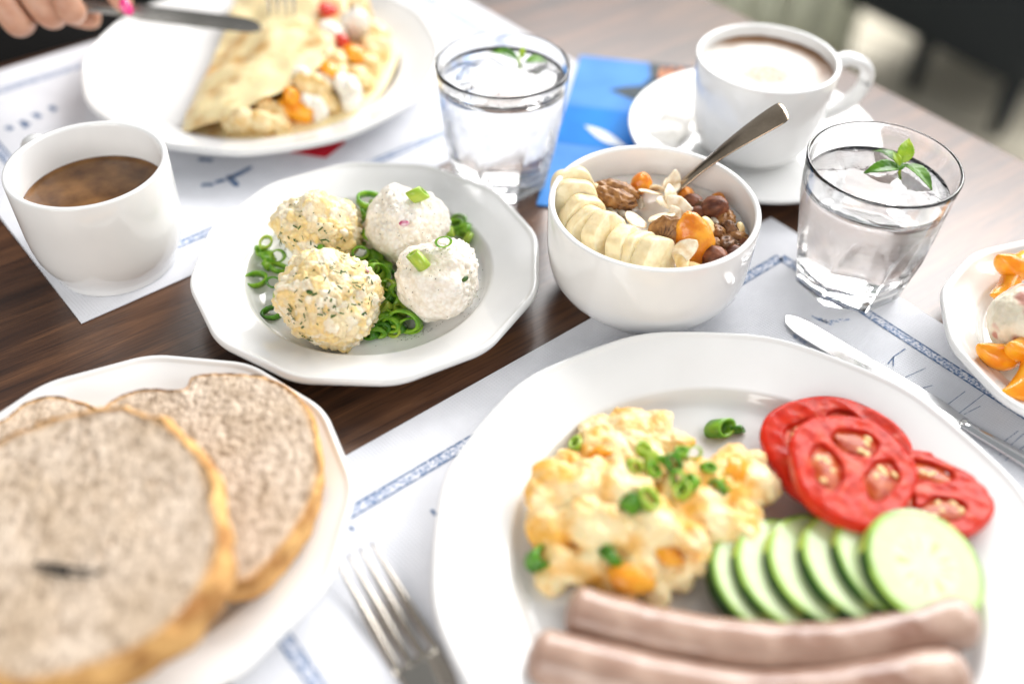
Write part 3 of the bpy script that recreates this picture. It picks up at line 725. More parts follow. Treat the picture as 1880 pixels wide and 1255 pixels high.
# pepper on the salad plate
DV, DF = [], []
rnd = random.Random(4)
for k in range(260):
    px = rnd.gauss(765, 22); py = rnd.gauss(618, 12)+(px-765)*-.15
    if k > 200: px, py = rnd.uniform(420, 930), rnd.uniform(420, 670)
    p = at(px, py, .0058)
    dd = math.hypot(p.x-SAL.x, p.y-SAL.y)
    if dd > .060: continue
    s = rnd.uniform(.00012, .0003); i0 = len(DV)
    for q in ((-1, -1, 0), (1, -1, 0), (0, 1, 0), (0, 0, 1.2)): DV.append((p.x+q[0]*s, p.y+q[1]*s, .0053+q[2]*s))
    DF += [(i0, i0+1, i0+3), (i0+1, i0+2, i0+3), (i0+2, i0, i0+3)]
pp = mesh('ground_pepper', DV, DF, M['pepper'], smooth=False)
tag(pp, 'fine ground black pepper scattered on the salad plate', 'pepper', kind='stuff')

# ------------------------------------------------------------------ bowl contents
BZ = .0008
YL = .043
def yog(x, y): return (.9, .89, .87)
V = []; seg = 90; rings = 46
for i in range(rings+1):
    for j in range(seg):
        t = 2*PI*j/seg; r = max(.0004, .0568*i/rings); x, y = r*math.cos(t), r*math.sin(t)
        V.append((x, y, .0022*fbm(Vector((x, y, .4)), 55, 3)+.0010*sstep(.9, 1, i/rings)))
F = [f[::-1] for f in grid_faces(rings+1, seg)]
n0 = rings*seg; n1 = len(V)
for j in range(seg):
    t = 2*PI*j/seg; V.append((.046*math.cos(t), .046*math.sin(t), -.025))
F += [(n0+j, n1+j, n1+(j+1) % seg, n0+(j+1) % seg) for j in range(seg)]; F.append(tuple(reversed(range(n1, n1+seg)))); F.append(tuple(range(seg)))
yo = mesh('yogurt', V, F, M['yogurt'], loc=(BWL.x, BWL.y, YL))
tag(yo, 'white yogurt filling the deep bowl under the fruit and nuts', 'yogurt')
def banana_slice(label, p, axis, r, th, seed, up=Vector((0, 0, 1))):
    V = []; C = []; seg = 48; so = Vector((seed, seed*2, 0))
    prof = [(.02, -.5), (.3, -.5), (.6, -.5), (.82, -.5), (.94, -.49), (.99, -.43), (1.0, -.2), (1.0, 0), (1.0, .2), (.99, .43), (.94, .49), (.82, .5), (.6, .5), (.3, .5), (.02, .5)]
    for q, z in prof:
        for j in range(seg):
            t = 2*PI*j/seg; tri = 1+.05*math.cos(5*t+seed)+.03*noise.noise(Vector((math.cos(t), math.sin(t), seed))*2)
            rr_ = r*q*tri; x, y = rr_*math.cos(t), rr_*math.sin(t)
            zz = z*th+(.0004*noise.noise(Vector((x, y, z*th))*400+so))
            V.append((x, y, zz))
            lob = abs(math.cos(1.5*t+seed)); c = (.90, .78, .50)
            if abs(z) > .48:
                c = mixc(c, (.92, .83, .60), q)
                if q < .4: c = mixc(c, (.55, .36, .15), .30*(1-lob))
                if .3 < q < .85: c = mixc(c, (.82, .66, .36), .45*(lob < .25))
            else:
                st = noise.noise(Vector((math.cos(t)*7, math.sin(t)*7, seed)))
                c = mixc(c, (.80, .62, .34), .35+.5*st)
            C.append(c)
    F = grid_faces(len(prof), seg); F.append(tuple(reversed(range(seg)))); F.append(tuple(range((len(prof)-1)*seg, len(prof)*seg)))
    z = Vector(axis).normalized(); x = up.cross(z).normalized(); y = z.cross(x)
    o = mesh('banana_slice', V, F, M['banana'], cols=C)
    mt = Matrix(((x.x, y.x, z.x, p[0]), (x.y, y.y, z.y, p[1]), (x.z, y.z, z.z, p[2]), (0, 0, 0, 1))); o.matrix_world = mt
    return tag(o, label, 'banana', 'banana slices in the bowl')
path = [at(1052, 352, .051), at(1057, 372, .051), at(1064, 392, .051), at(1078, 413, .051), at(1098, 430, .051), at(1122, 447, .051), at(1150, 459, .051), at(1175, 469, .051), at(1203, 482, .051)]
nB = 8; P = spline(path, nB-1)
for i in range(nB):
    t = (P[min(i+1, nB-1)]-P[max(i-1, 0)]).normalized()
    ax = t+Vector((.10, -.30, .42)) if i > 5 else t+Vector((0, -.05, .30))
    lab = ['second', 'third', 'fourth', 'fifth', 'sixth', 'seventh'][i-1]+' banana slice of the row, counted from the large walnut half' if 0 < i < nB-1 else ('end slice of the banana row, its cut face showing, near the apricot' if i else 'first slice of the banana row beside the large walnut half')
    ax = ax+Vector((.18*math.sin(i*3.7), .15*math.sin(i*5.1+1), .12*math.sin(i*2.3)))
    o = banana_slice(lab, P[i]+Vector((.0012*math.sin(i*4.3), .0012*math.cos(i*2.9), .0012*math.sin(i*1.9))), ax, (.0140+.0008*math.sin(i*2.1)), .0098, i*1.37+.5)
    if not 0 < i < nB-1 and 'group' in o: del o['group']
def walnut(label, p, rot, s, m, seed, fl=.55, group=None, sub=5):
    VV, FF = ico(sub); V = []
    so = Vector((seed*1.9, seed*.7, seed*2.3))
    for v in VV:
        rdg = 1-abs(noise.noise(v*2.3+so))*2.2; r2 = 1-abs(noise.noise(v*4.6+so))*2
        d = 1+.24*rdg+.07*r2-.30*math.exp(-(v.x/.16)**2)*(1 if v.z > -.3 else .3)
        V.append(Vector((v.x*.95, v.y*1.25, v.z*fl))*(s*d))
    o = mesh('walnut_half' if group is None else 'walnut_piece', V, FF, m, loc=p, rot=rot)
    return tag(o, label, 'walnut', group)
walnut('light brown walnut half lying beside the first banana slice', at(1130, 357, .052), (.1, .0, 1.25), .0098, M['walnut'], 1)
# upright, cupped walnut half with dark veins
VV, FF = ico(5); V = []
for v in VV:
    rdg = 1-abs(noise.noise(v*2.6+Vector((9, 2, 4))))*2
    ang = math.atan2(v.x, v.z); sc2_ = 1+.035*math.sin(ang*8+1)+.03*math.sin(ang*3)
    V.append(Vector((v.x*1.0*sc2_, v.y*.30+.30*(v.x*v.x), v.z*1.15*sc2_))*(.0108*(1+.07*rdg)))
w2 = mesh('walnut_half', V, FF, M['walnut'], loc=at(1222, 436, .056), rot=(R_(-28), R_(12), R_(-30)))
tag(w2, 'upright cupped walnut half leaning on the big orange apricot', 'walnut')
for i in range(7):     # dark veins on its face
    a = -1.1+i*.36; pts = []
    for k in range(6):
        q = k/5; x = math.sin(a)*q*.98; z = math.cos(a)*q*1.15-.15
        pts.append(Vector((x*.0098+.0003*math.sin(k*2+i), (-.30*math.sqrt(max(0, 1-min(1, x*x+z*z*.6)))+.30*x*x)*.0098-.0004, z*.0098)))
    V, F = tube(pts, [.00035, .0003, .0003, .00025, .0002, .0001], 6)
    mesh('vein', V, F, M['walnut2'], w2)
for i, (px, py, z, s) in enumerate(((1332, 402, .050, .0052), (1342, 424, .050, .0048), (1304, 452, .052, .0050), (1330, 452, .051, .0058), (1318, 432, .049, .0052), (1140, 372, .050, .0055), (1352, 440, .048, .005), (1296, 430, .047, .0055), (1290, 446, .048, .0048), (1345, 456, .046, .0050), (1322, 414, .047, .005), (1284, 384, .046, .0045), (1335, 480, .046, .005), (1305, 468, .047, .0048))):
    walnut('brown wrinkled walnut piece heaped near the hazelnuts' if i != 5 else 'dark walnut crumb under the light brown half', at(px, py, z), (i*1.3, i*.8, i*2.1), s, M['walnut2' if i % 2 else 'walnut'], i+4, .8, 'broken walnut pieces' if i != 5 else 'walnut crumb', sub=4)
def hazel(px, py, z, s, rot, lb=None):
    VV, FF = ico(4); V = []
    for v in VV:
        V.append(Vector((v.x, v.y, v.z*1.1+(.18*max(0, v.z)**6)))*(s*(1+.07*noise.noise(v*1.7+Vector((px, py, 0)))+.02*math.sin(math.atan2(v.y, v.x)*11))))
    o = mesh('hazelnut', V, FF, M['hazel'], loc=at(px, py, z), rot=rot)
    tag(o, lb or 'small reddish brown hazelnut half buried among the walnut pieces', 'hazelnut', 'hazelnuts')
for a in ((1312, 383, .0525, .0077, (.5, .6, 0), 'largest glossy hazelnut at the top of the nut heap'), (1313, 474, .0505, .0070, (1, .2, .4), 'reddish hazelnut beside the foot of the big apricot'), (1343, 470, .0485, .0068, (.3, 1.4, .2)), (1272, 372, .047, .0056, (1.4, .2, .9), 'small hazelnut just under the spoon handle'), (1300, 398, .047, .0060, (.2, .9, 2)), (1283, 396, .047, .0058, (.9, .1, 1)), (1325, 488, .046, .0062, (.7, .5, 1)), (1356, 452, .045, .0062, (.7, .5, 2))):
    hazel(*a)
def apricot(label, p, rot, sx, sy, sz, seed):
    VV, FF = ico(5); V = []; so = Vector((seed, 2*seed, .5*seed))
    for v in VV:
        d = 1+.09*fbm(v+so, 1.3, 3); V.append(Vector((v.x*sx*(1-.18*v.z), v.y*sy, v.z*sz))*d)
    o = mesh('dried_apricot', V, FF, M['apricot'], loc=p, rot=rot); return tag(o, label, 'apricot')
apricot('large glossy orange dried apricot standing upright among the nuts', at(1274, 440, .0570), (R_(-24), R_(-16), R_(8)), .0105, .0058, .0165, 3.3)
apricot('small amber dried apricot behind the light brown walnut half', at(1178, 336, .0500), (.2, .3, .5), .0068, .0060, .0070, 5.1)
apricot('dark orange dried apricot under the spoon handle', at(1258, 358, .0465), (.4, .1, 1), .0070, .0050, .0050, 8.2)
apricot('amber raisin-like apricot bit behind the largest hazelnut', at(1318, 366, .0470), (.4, .6, 1), .0050, .0045, .0045, 9.7)
VV, FF = ico(3)
def flake_mesh(sx, sy, sz, seed, m, name):
    V = []
    for v in VV:
        d = 1+.10*noise.noise(v*1.8+Vector((seed, 0, 0))); V.append((v.x*sx*d*(1-.25*v.y), v.y*sy*d, v.z*sz+.15*sz*math.sin(v.y*3)))
    me = bpy.data.meshes.new(name); me.from_pydata(V, [], FF); me.polygons.foreach_set('use_smooth', [True]*len(FF)); me.materials.append(m); return me
FLK = [flake_mesh(.0050, .0075, .0009, k*2.2, M['almond'], 'almond_flake') for k in range(3)]
SD = flake_mesh(.0022, .0048, .0013, 1, M['seeds'], 'sunflower_seed')
PN = flake_mesh(.0048, .0066, .0030, 1, M['peanut'], 'blanched_nut')
def put(me, name, label, cat, group, px, py, z, rot, s=1.0):
    o = bpy.data.objects.new(name, me); COL.objects.link(o); o.location = at(px, py, z); o.rotation_euler = rot; o.scale = (s, s, s); tag(o, label, cat, group)
rf_ = random.Random(5)
for i, (px, py, z, s) in enumerate(((1192, 352, .054, 1.25), (1207, 346, .053, 1.0), (1232, 342, .053, 1.1), (1232, 358, .054, 1.0), (1224, 371, .052, 1.0), (1245, 378, .054, 1.15), (1213, 398, .052, 1.25), (1166, 403, .051, 1.2), (1130, 418, .049, 1.3), (1243, 395, .051, .9))):
    put(FLK[i % 3], 'almond_flake', 'pale almond flake on the yogurt in the bowl', 'almond', 'almond flakes on the yogurt', px, py, z, (rf_.uniform(-.2, .9), rf_.uniform(-.5, .5), rf_.uniform(0, 3)), s)
put(FLK[1], 'almond_flake', 'curled almond flake against the foot of the big apricot', 'almond', None, 1258, 459, .058, (.9, .5, -1.0), 1.15)
put(FLK[0], 'almond_flake', 'pale almond flake leaning beside the spoon handle', 'almond', None, 1236, 337, .054, (1.1, .3, .3), 1.1)
for px, py, z, s, r in ((1253, 482, .052, 1.0, (.3, .2, .6)), (1275, 490, .050, .9, (.2, .5, 1.8))):
    put(PN, 'blanched_nut', 'pale blanched nut at the foot of the big apricot', 'nut', 'blanched nuts at the front', px, py, z, r, s)
put(PN, 'blanched_nut', 'yellow blanched nut between the big apricot and the hazelnuts', 'nut', None, 1301, 416, .054, (.5, .4, .9), 1.05)
put(PN, 'blanched_nut', 'brownish nut half leaning on the bowl wall beside the walnut pieces', 'nut', None, 1359, 425, .050, (1.2, .2, 1.2), .9)
for px, py in ((1152, 376), (1112, 383), (1120, 392), (1132, 398), (1141, 390), (1100, 375), (1107, 366), (1127, 384), (1290, 406), (1312, 404), (1176, 372), (1265, 383), (1090, 352), (1160, 392)):
    put(SD, 'sunflower_seed', 'pale sunflower seed stuck in the yogurt', 'seed', 'sunflower seeds', px, py, .0478 if px < 1200 else .051, (rf_.uniform(-.3, .5), rf_.uniform(-.3, .3), rf_.uniform(0, 3)), 1.0)
put(PN, 'blanched_nut', 'brown nut half beside the first banana slice', 'nut', None, 1092, 352, .052, (.9, .3, .3), .8)
# spoon: bowl in the yogurt, shank over the rim
s0 = at(1236, 352, .0475); s1 = at(1303, 304, .0655); dv = (s1-s0)
def px_of(p):
    d = p-CAM; k = d.dot(FW); return (W/2+FPX*d.dot(RT)/k, H/2-FPX*d.dot(UP)/k)
tt = 1
while px_of(s0+dv*tt)[0] < 1440 and tt < 6: tt += .02
L = dv.length*tt; d = dv.normalized(); side = d.cross(Vector((0, 0, 1))).normalized(); nrm = side.cross(d)
sproot = thing('spoon', 'steel spoon resting in the bowl with its handle over the rim', 'spoon', (s0.x, s0.y, s0.z), 0)
V = []; n = 40; cs = [(-1, -.12), (-.92, .3), (-.5, .75), (0, 1), (.5, .75), (.92, .3), (1, -.12), (.5, -.3), (0, -.35), (-.5, -.3)]
for i in range(n+1):
    u = i/n; w = lerp(.0042, .0104, sstep(.2, 1, u)); th = lerp(.0017, .0010, u)
    end = 1
    if u > .97: w *= 1-.10*(u-.97)/.03
    bend = nrm*(.0030*math.sin(u*PI*.9))
    for a, b in cs:
        extra = d*(.0016*(1-a*a)*sstep(.9, 1, u))
        V.append(d*(u*L)+side*(a*w)+nrm*(b*th)+bend+extra)
F = grid_faces(n+1, len(cs)); F.append(tuple(range(len(cs)))); F.append(tuple(reversed(range(n*len(cs), (n+1)*len(cs)))))
mesh('handle', V, F, M['spoon'], sproot)
V = []
for i in range(17):
    u = i/16; w = .0027+.016*math.sin(PI*min(1, u*.98+.02))**.7*(1 if u > .06 else .3)
    for j in range(9):
        v = j/8*2-1; V.append(-d*(u*.040)+side*(v*w*.75)-nrm*(.006*math.sin(PI*u)*(1-v*v))+nrm*0)
F = grid_faces(17, 9, wrap=False); ob = mesh('bowl', V, F, M['spoon'], sproot); md = ob.modifiers.new('t', 'SOLIDIFY'); md.thickness = .0008

# ------------------------------------------------------------------ bread
def bread(label, pix, z0, th, seed, tilt=(0, 0), zp=None):
    P = [at(x, y, zp or (z0+th)) for x, y in pix]
    cx = sum(p.x for p in P)/len(P); cy = sum(p.y for p in P)/len(P)
    Q = [Vector((p.x-cx, p.y-cy, 0)) for p in P]; Q = spline(Q+[Q[0]], 240)[:-1]
    root = thing('bread_slice', label, 'bread', (cx, cy, z0), 0, 'bread slices'); root.rotation_euler = (tilt[0], tilt[1], 0)
    seg = len(Q); so = Vector((seed*3, seed, seed*2)); V = []; C = []; rings = 74
    for i in range(rings+1):
        q = (i+.4)/(rings+.4)
        for j in range(seg):
            p = Q[j]*q*.985; k = Vector((p.x, p.y, 0))+so
            fs = .8 if seed == 8 else 1.5; d1, _ = noise.voronoi(Vector((k.x*300*fs, k.y*210*fs, seed))); d2, _ = noise.voronoi(Vector((k.x*620*fs, k.y*480*fs, seed+3)))
            hole = sstep(.42, .12, d1[0])*sstep(.05, .45, noise.noise(k*90)+.25)
            dz = (-.0016*hole-.0007*sstep(.40, .1, d2[0]))/(fs*fs*1.5)+.0007*fbm(k, 260, 2)+.0008*noise.noise(k*40)
            V.append((p.x, p.y, th+dz))
            c = mixc((1, .98, .96), (.80, .74, .66), .5+.7*noise.noise(k*38)+.4*noise.noise(k*110)); c = mixc(c, (.62, .52, .42), hole*.7)  # pores also coloured darker, shade painted on top of the relief
            C.append(mixc(c, (.95, .70, .42), sstep(.93, 1, q)))
    F = [f[::-1] for f in grid_faces(rings+1, seg)]; F.append(tuple(range(seg)))
    mesh('crumb', V, F, M['crumb'], root, cols=C)
    V = []; nz = 9
    for i in range(nz+1):
        u = i/nz
        for j in range(seg):
            p = Q[j]; k = Vector((p.x, p.y, u*th))+so; b = (.0034 if seed == 8 else .0014)*math.sin(PI*u)**.6; dr = b+(.0032 if seed == 8 else .0014)*fbm(k, 80, 3)
            n_ = p.normalized(); pp_ = p*(.978 if i in (0, nz) else .993)+n_*dr
            V.append((pp_.x, pp_.y, u*(th+.0006)+(.0005*noise.noise(k*300) if 0 < i else 0)))
    F = grid_faces(nz+1, seg); F.append(tuple(reversed(range(seg))))
    mesh('crust', V, F, M['crust'], root)
    return root
bread('slice of brown bread lying under the front slice with a torn notch in its edge', [(592, 865), (583, 795), (560, 740), (520, 706), (470, 690), (400, 684), (356, 690), (344, 708), (330, 714), (290, 712), (240, 716), (190, 745), (170, 800), (190, 900), (260, 1000), (360, 1060), (450, 1070), (520, 1010), (570, 935)], .0185, .0145, 2, (R_(1), R_(-1)))
bread('slice of brown bread at the plate rim beneath the front slice', [(160, 738), (100, 726), (50, 738), (10, 768), (-40, 790), (-100, 830), (-130, 920), (-90, 1010), (0, 1060), (100, 1040), (180, 960), (210, 860), (200, 780)], .0165, .0145, 5)
bread('topmost slice of bread with thick golden crust and a slit in its crumb', [(150, 752), (215, 748), (272, 757), (335, 795), (388, 850), (416, 915), (428, 985), (418, 1050), (384, 1112), (318, 1168), (212, 1215), (110, 1235), (30, 1240), (-40, 1200), (-85, 1110), (-100, 1000), (-95, 900), (-50, 820), (20, 780), (85, 765)], .0375, .0185, 8, (R_(4), R_(-9)))
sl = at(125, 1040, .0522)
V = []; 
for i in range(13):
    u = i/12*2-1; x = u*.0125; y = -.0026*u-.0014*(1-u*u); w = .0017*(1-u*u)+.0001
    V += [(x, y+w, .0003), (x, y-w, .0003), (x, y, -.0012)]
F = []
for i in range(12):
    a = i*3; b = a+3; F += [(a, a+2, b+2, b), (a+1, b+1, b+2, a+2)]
slit = mesh('slit', V, F, M['cloth'])  # dark sliver set into the crumb; its colour is the shade inside the cut
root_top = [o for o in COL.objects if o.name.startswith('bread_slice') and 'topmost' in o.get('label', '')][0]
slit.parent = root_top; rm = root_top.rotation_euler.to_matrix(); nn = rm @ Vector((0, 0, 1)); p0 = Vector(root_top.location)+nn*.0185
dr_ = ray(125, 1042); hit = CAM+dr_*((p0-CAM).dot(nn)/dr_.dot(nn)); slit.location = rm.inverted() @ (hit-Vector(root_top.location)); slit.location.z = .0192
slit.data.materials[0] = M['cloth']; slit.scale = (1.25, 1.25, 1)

# ------------------------------------------------------------------ dinner plate food
PZ = .0060
def egg_mound():
    bm = bmesh.new(); rnd = random.Random(12); VV, FF = ico(3)
    root = at(1180, 940, PZ)
    def add(px, py, z, r, sx=1, sy=1, sz=1):
        c = at(px, py, z)-root; k = rnd.uniform(0, 50); rz = Matrix.Rotation(rnd.uniform(0, 3), 3, 'Z'); vs_ = []
        for v in VV:
            d = 1+.22*fbm(v+Vector((k, k, 0)), 1.4, 2); q = rz @ Vector((v.x*sx, v.y*sy, v.z*sz))*(r*d)+c
            q.z = max(q.z, .0003); vs_.append(bm.verts.new(q))
        for f in FF: bm.faces.new([vs_[i] for i in f])
    main = [(1030, 900, .022, .015), (1090, 890, .026, .015), (1010, 960, .018, .012), (1080, 960, .022, .015), (1150, 900, .028, .016), (1120, 970, .024, .015), (1200, 960, .026, .015), (1180, 1020, .018, .013), (1100, 1030, .016, .013), (1030, 1030, .014, .011), (1250, 900, .026, .014), (1300, 960, .022, .014), (1330, 880, .024, .013), (1370, 900, .020, .013), (1360, 960, .018, .013), (1280, 1020, .015, .012), (1240, 1050, .012, .010), (1130, 1070, .012, .011), (1200, 1080, .011, .009), (1380, 850, .020, .009),
            (1100, 790, .016, .010), (1150, 785, .018, .011), (1200, 790, .016, .010), (1230, 810, .014, .009), (1080, 820, .013, .009), (1180, 830, .018, .012), (1130, 830, .018, .011), (1020, 880, .027, .010), (1290, 880, .027, .010), (1010, 1060, .010, .008)]
    for m_ in main: add(*m_, sx=rnd.uniform(1.0, 1.5), sy=rnd.uniform(.75, 1), sz=.70)
    for k in range(26):
        px = rnd.uniform(985, 1400); py = rnd.uniform(800, 1075)
        if py > 1075-(abs(px-1150)*.25) or (py < 840 and px > 1230): continue
        add(px, py, rnd.uniform(.020, .031) if 860 < py < 1000 else rnd.uniform(.012, .022), rnd.uniform(.0045, .0095), sx=rnd.uniform(1, 1.6), sz=.7)
    o = from_bm('scrambled_egg', bm, M['egg'], loc=root)
    md = o.modifiers.new('r', 'REMESH'); md.mode = 'VOXEL'; md.voxel_size = .00085; md.use_smooth_shade = True
    tx = bpy.data.textures.new('egg_tex', 'CLOUDS'); tx.noise_scale = .017; tx.noise_depth = 3
    dm = o.modifiers.new('d', 'DISPLACE'); dm.texture = tx; dm.strength = .0060; dm.texture_coords = 'LOCAL'; dm.mid_level = .5
    sm_ = o.modifiers.new('s', 'SMOOTH'); sm_.factor = .5; sm_.iterations = 2
    tx2 = bpy.data.textures.new('egg_fine', 'CLOUDS'); tx2.noise_scale = .005; tx2.noise_depth = 3
    d2_ = o.modifiers.new('f', 'DISPLACE'); d2_.texture = tx2; d2_.strength = .0024; d2_.texture_coords = 'LOCAL'; d2_.mid_level = .5
    return tag(o, 'mound of soft yellow scrambled egg on the large plate', 'scrambled egg')
egg_mound()
yk = random.Random(3)
for i, (px, py, z, s, lb) in enumerate(((1160, 1060, .020, .0095, 'deep orange yolk piece at the edge of the scrambled egg beside the sausages'), (1350, 860, .030, .0075, 'yellow yolk piece in the scrambled egg beside the tomato'), (1225, 1015, .024, .0070, 'orange yolk piece in the middle of the scrambled egg'), (1105, 830, .023, .0055, 'yolk piece at the back of the scrambled egg'))):
    lump('yolk_piece', lb, 'yolk', at(px, py, z), s, M['yolk'], i+20, None, 3, .22, (1.2, .8, .55), 'yolk pieces in the scrambled egg', (.3, .2, i*1.1))
LE = 'green scallion ring on top of the scrambled egg'
for px, py, z, t, v, s in ((1182, 825, .037, 'l', 1, 1.3), (1165, 855, .036, 'l', 1, 1.4), (1200, 862, .036, 'm', 0, 1.2), (1235, 850, .037, 'd', 0, 1.4), (1250, 830, .037, 'm', 1, 1.1), (1272, 830, .035, 'l', 0, 1.3), (1245, 880, .037, 'm', 1, 1.5), (1255, 900, .036, 'l', 1, 1.5), (1270, 885, .036, 'm', 1, 1.3), (1220, 845, .036, 'm', 3, 1.2), (1300, 858, .034, 'm', 1, 1.1), (1318, 895, .032, 'd', 0, 1.3), (1330, 890, .032, 'm', 2, 1.3), (1195, 840, .036, 'l', 3, 1.3)):
    scal(px, py, z, t, v, LE, 'scallion rings on the scrambled egg', None, s*.64)
for px, py, z, t, v, s in ((1158, 925, .037, 'd', 3, 1.2), (990, 1025, .016, 'd', 1, 1.4), (1120, 1020, .026, 'd', 3, 1.1), (1060, 820, .018, 'd', 1, 1.0), (1190, 915, .038, 'l', 0, 1.1)):
    scal(px, py, z, t, v, {1158: 'dark scallion stub in the middle of the scrambled egg, apart from the rings', 990: 'green scallion piece at the egg edge toward the fork', 1120: 'scallion stub beside the orange yolk piece near the sausages', 1060: 'scallion piece at the back edge of the scrambled egg', 1190: 'pale scallion ring lying just below the heap of rings on the egg'}[px], 'scallion pieces on the side of the egg', None, s)
scal(1322, 786, .0095, 'm', 1, 'green scallion piece lying on the bare plate beside the tomato', None, (.9, .3, .8), 1.35); scal(1355, 788, .0085, 'd', 3, 'tiny dark green scallion stub on the bare plate beside the tomato', None, (.3, 1.2, .3), .75)
def tomato(label, c, rx, ry, th, tilt, rz, seed):
    root = thing('tomato_slice', label, 'tomato', c, 0, 'tomato slices'); root.rotation_euler = Euler((tilt[0], tilt[1], rz))
    seg, rings = 140, 46; V = []; C = []; so = Vector((seed, seed*.6, 0)); nl = 3; loc = []
    for k in range(nl):
        a = 2*PI*k/nl+.5+.25*math.sin(seed+k*2); loc.append((math.cos(a)*.46, math.sin(a)*.46, a, .25, .40))
    sd = []
    for i in range(rings+1):
        q = (i+.3)/(rings+.3)
        for j in range(seg):
            t = 2*PI*j/seg; wob = 1+.03*math.sin(3*t+seed)+.02*math.sin(5*t+seed*2)
            x, y = q*math.cos(t), q*math.sin(t); dep = 0
            for lx, ly, a, ra, rb in loc:
                u = (x-lx)*math.cos(a)+(y-ly)*math.sin(a); v = -(x-lx)*math.sin(a)+(y-ly)*math.cos(a)
                e = (u/ra)**2+(v/rb)**2+.5*noise.noise(Vector((x*4, y*4, seed))); dep = max(dep, sstep(1.15, .75, e))
            z = th-.0020*dep+.0006*noise.noise(Vector((x*5, y*5, seed+9)))+.0002*noise.noise(Vector((x*9, y*9, seed)))-.0012*sstep(.95, 1, q)
            V.append((x*rx*wob, y*ry*wob, z))
            c_ = mixc((.48, .012, .004), (.61, .036, .010), .5+.7*noise.noise(Vector((x*6, y*6, seed+2))))
            fib = noise.noise(Vector((math.cos(t)*9, math.sin(t)*9, q*2+seed))); c_ = mixc(c_, (.74, .12, .055), (1-dep)*sstep(.05, .5, fib)*.6*sstep(.93, .8, q)); c_ = mixc(c_, (.34, .010, .005), dep*(1-dep)*2.6); c_ = mixc(c_, (.58, .085, .018), sstep(.8, 1, dep)*(.35+.65*sstep(-.2, .4, noise.noise(Vector((x*9, y*9, seed+5)))))); c_ = mixc(c_, (.80, .17, .10), sstep(.20, .05, q)*.6)
            C.append(mixc(c_, (.66, .03, .012), sstep(.93, .99, q)))
    F = [f[::-1] for f in grid_faces(rings+1, seg)]; F.append(tuple(range(seg)))
    mesh('flesh', V, F, M['tomato'], root, cols=C)
    n0 = rings*seg; V2 = []
    for u, e in ((0, .9), (.15, .97), (.5, 1.0), (.85, 1.0), (1, .997)):
        for j in range(seg):
            v = V[n0+j]; V2.append((v[0]*e*1.002, v[1]*e*1.002, u*(th-.0011)))
    F = grid_faces(5, seg); F.append(tuple(reversed(range(seg)))); mesh('skin', V2, F, M['tomskin'], root)
    gv, gf = ico(3)
    for lx, ly, a, ra, rb in loc:
        G = []
        for v in gv:
            n_ = 1+.25*noise.noise(v*1.5+Vector((seed, a, 0))); u_, w_ = v.x*ra*.86*n_, v.y*rb*.86*n_
            G.append(((lx+u_*math.cos(a)-w_*math.sin(a))*rx, (ly+u_*math.sin(a)+w_*math.cos(a))*ry, th-.0022+v.z*(.0014 if v.z > 0 else .0005)+.0003*noise.noise(v*4+Vector((a, 0, seed)))))
        mesh('gel', G, gf, M['gel'], root)
    VV, FF = ico(2); rnd = random.Random(seed*10); sm = None
    for lx, ly, a, ra, rb in loc:
        for k in range(5):
            u, v = rnd.uniform(-.6, .6)*ra, rnd.uniform(-.7, .7)*rb; x = lx+u*math.cos(a)-v*math.sin(a); y = ly+u*math.sin(a)+v*math.cos(a)
            if sm is None: sm = mesh('seed', [(p.x*.0026, p.y*.0017, p.z*.0009) for p in VV], FF, M['seed'], root, loc=(x*rx, y*ry, th-.0016), rot=(rnd.uniform(-.3, .3), rnd.uniform(-.3, .3), rnd.uniform(0, 3)))
            else: copy_obj(sm, (x*rx, y*ry, th-.0016), (rnd.uniform(-.3, .3), rnd.uniform(-.3, .3), rnd.uniform(0, 3)), parent=root)
    return root
tomato('large tomato slice beneath the front tomato slice beside the egg', at(1530, 842, .0125), .0385, .0350, .0085, (R_(5), R_(3)), .3, 1.0)
tomato('tomato slice at the plate rim partly covered by cucumber', at(1686, 918, .0125), .0325, .0290, .0085, (R_(6), R_(3)), 2.7, 2.2)
tomato('topmost tomato slice with open seed chambers', at(1555, 874, .0250), .0355, .0300, .0085, (R_(9), R_(5)), .9, 3.1)
def cuke(label, c, r, th, rot, seed, group):
    root = thing('cucumber_slice', label, 'cucumber', c, 0, group); root.rotation_euler = rot
    seg, rings = 96, 30; V = []; C = []
    for i in range(rings+1):
        q = (i+.3)/(rings+.3)
        for j in range(seg):
            t = 2*PI*j/seg; x, y = q*math.cos(t), q*math.sin(t); V.append((x*r, y*r, th-.0004*sstep(.93, 1, q)))
            core = sstep(.60, .50, q); lob = .5+.5*math.cos(3*t+seed); sd_ = sstep(.2, .75, math.sin(t*12+seed+2*math.sin(t*3)))*sstep(.18, .3, q)*sstep(.56, .44, q)
            c_ = mixc((.55, .66, .36), (.63, .71, .45), core); c_ = mixc(c_, (.44, .56, .18), core*sd_*.9)
            c_ = mixc(c_, (.34, .52, .08), sstep(.86, .95, q)); c_ = mixc(c_, (.035, .13, .012), sstep(.945, .985, q)*sstep(-.15, .1, noise.noise(Vector((math.cos(t)*1.6, math.sin(t)*1.6, seed*3))))); C.append(c_)
    F = [f[::-1] for f in grid_faces(rings+1, seg)]; F.append(tuple(range(seg))); mesh('flesh', V, F, M['cuke'], root, cols=C)
    V = []
    for u, e in ((0, .97), (.08, 1.003), (.5, 1.012), (.92, 1.003), (.95, .998)):
        for j in range(seg):
            t = 2*PI*j/seg; V.append((r*e*math.cos(t), r*e*math.sin(t), u*th))
    F = grid_faces(5, seg); F.append(tuple(reversed(range(seg)))); mesh('skin', V, F, M['cukeskin'], root)
    return root
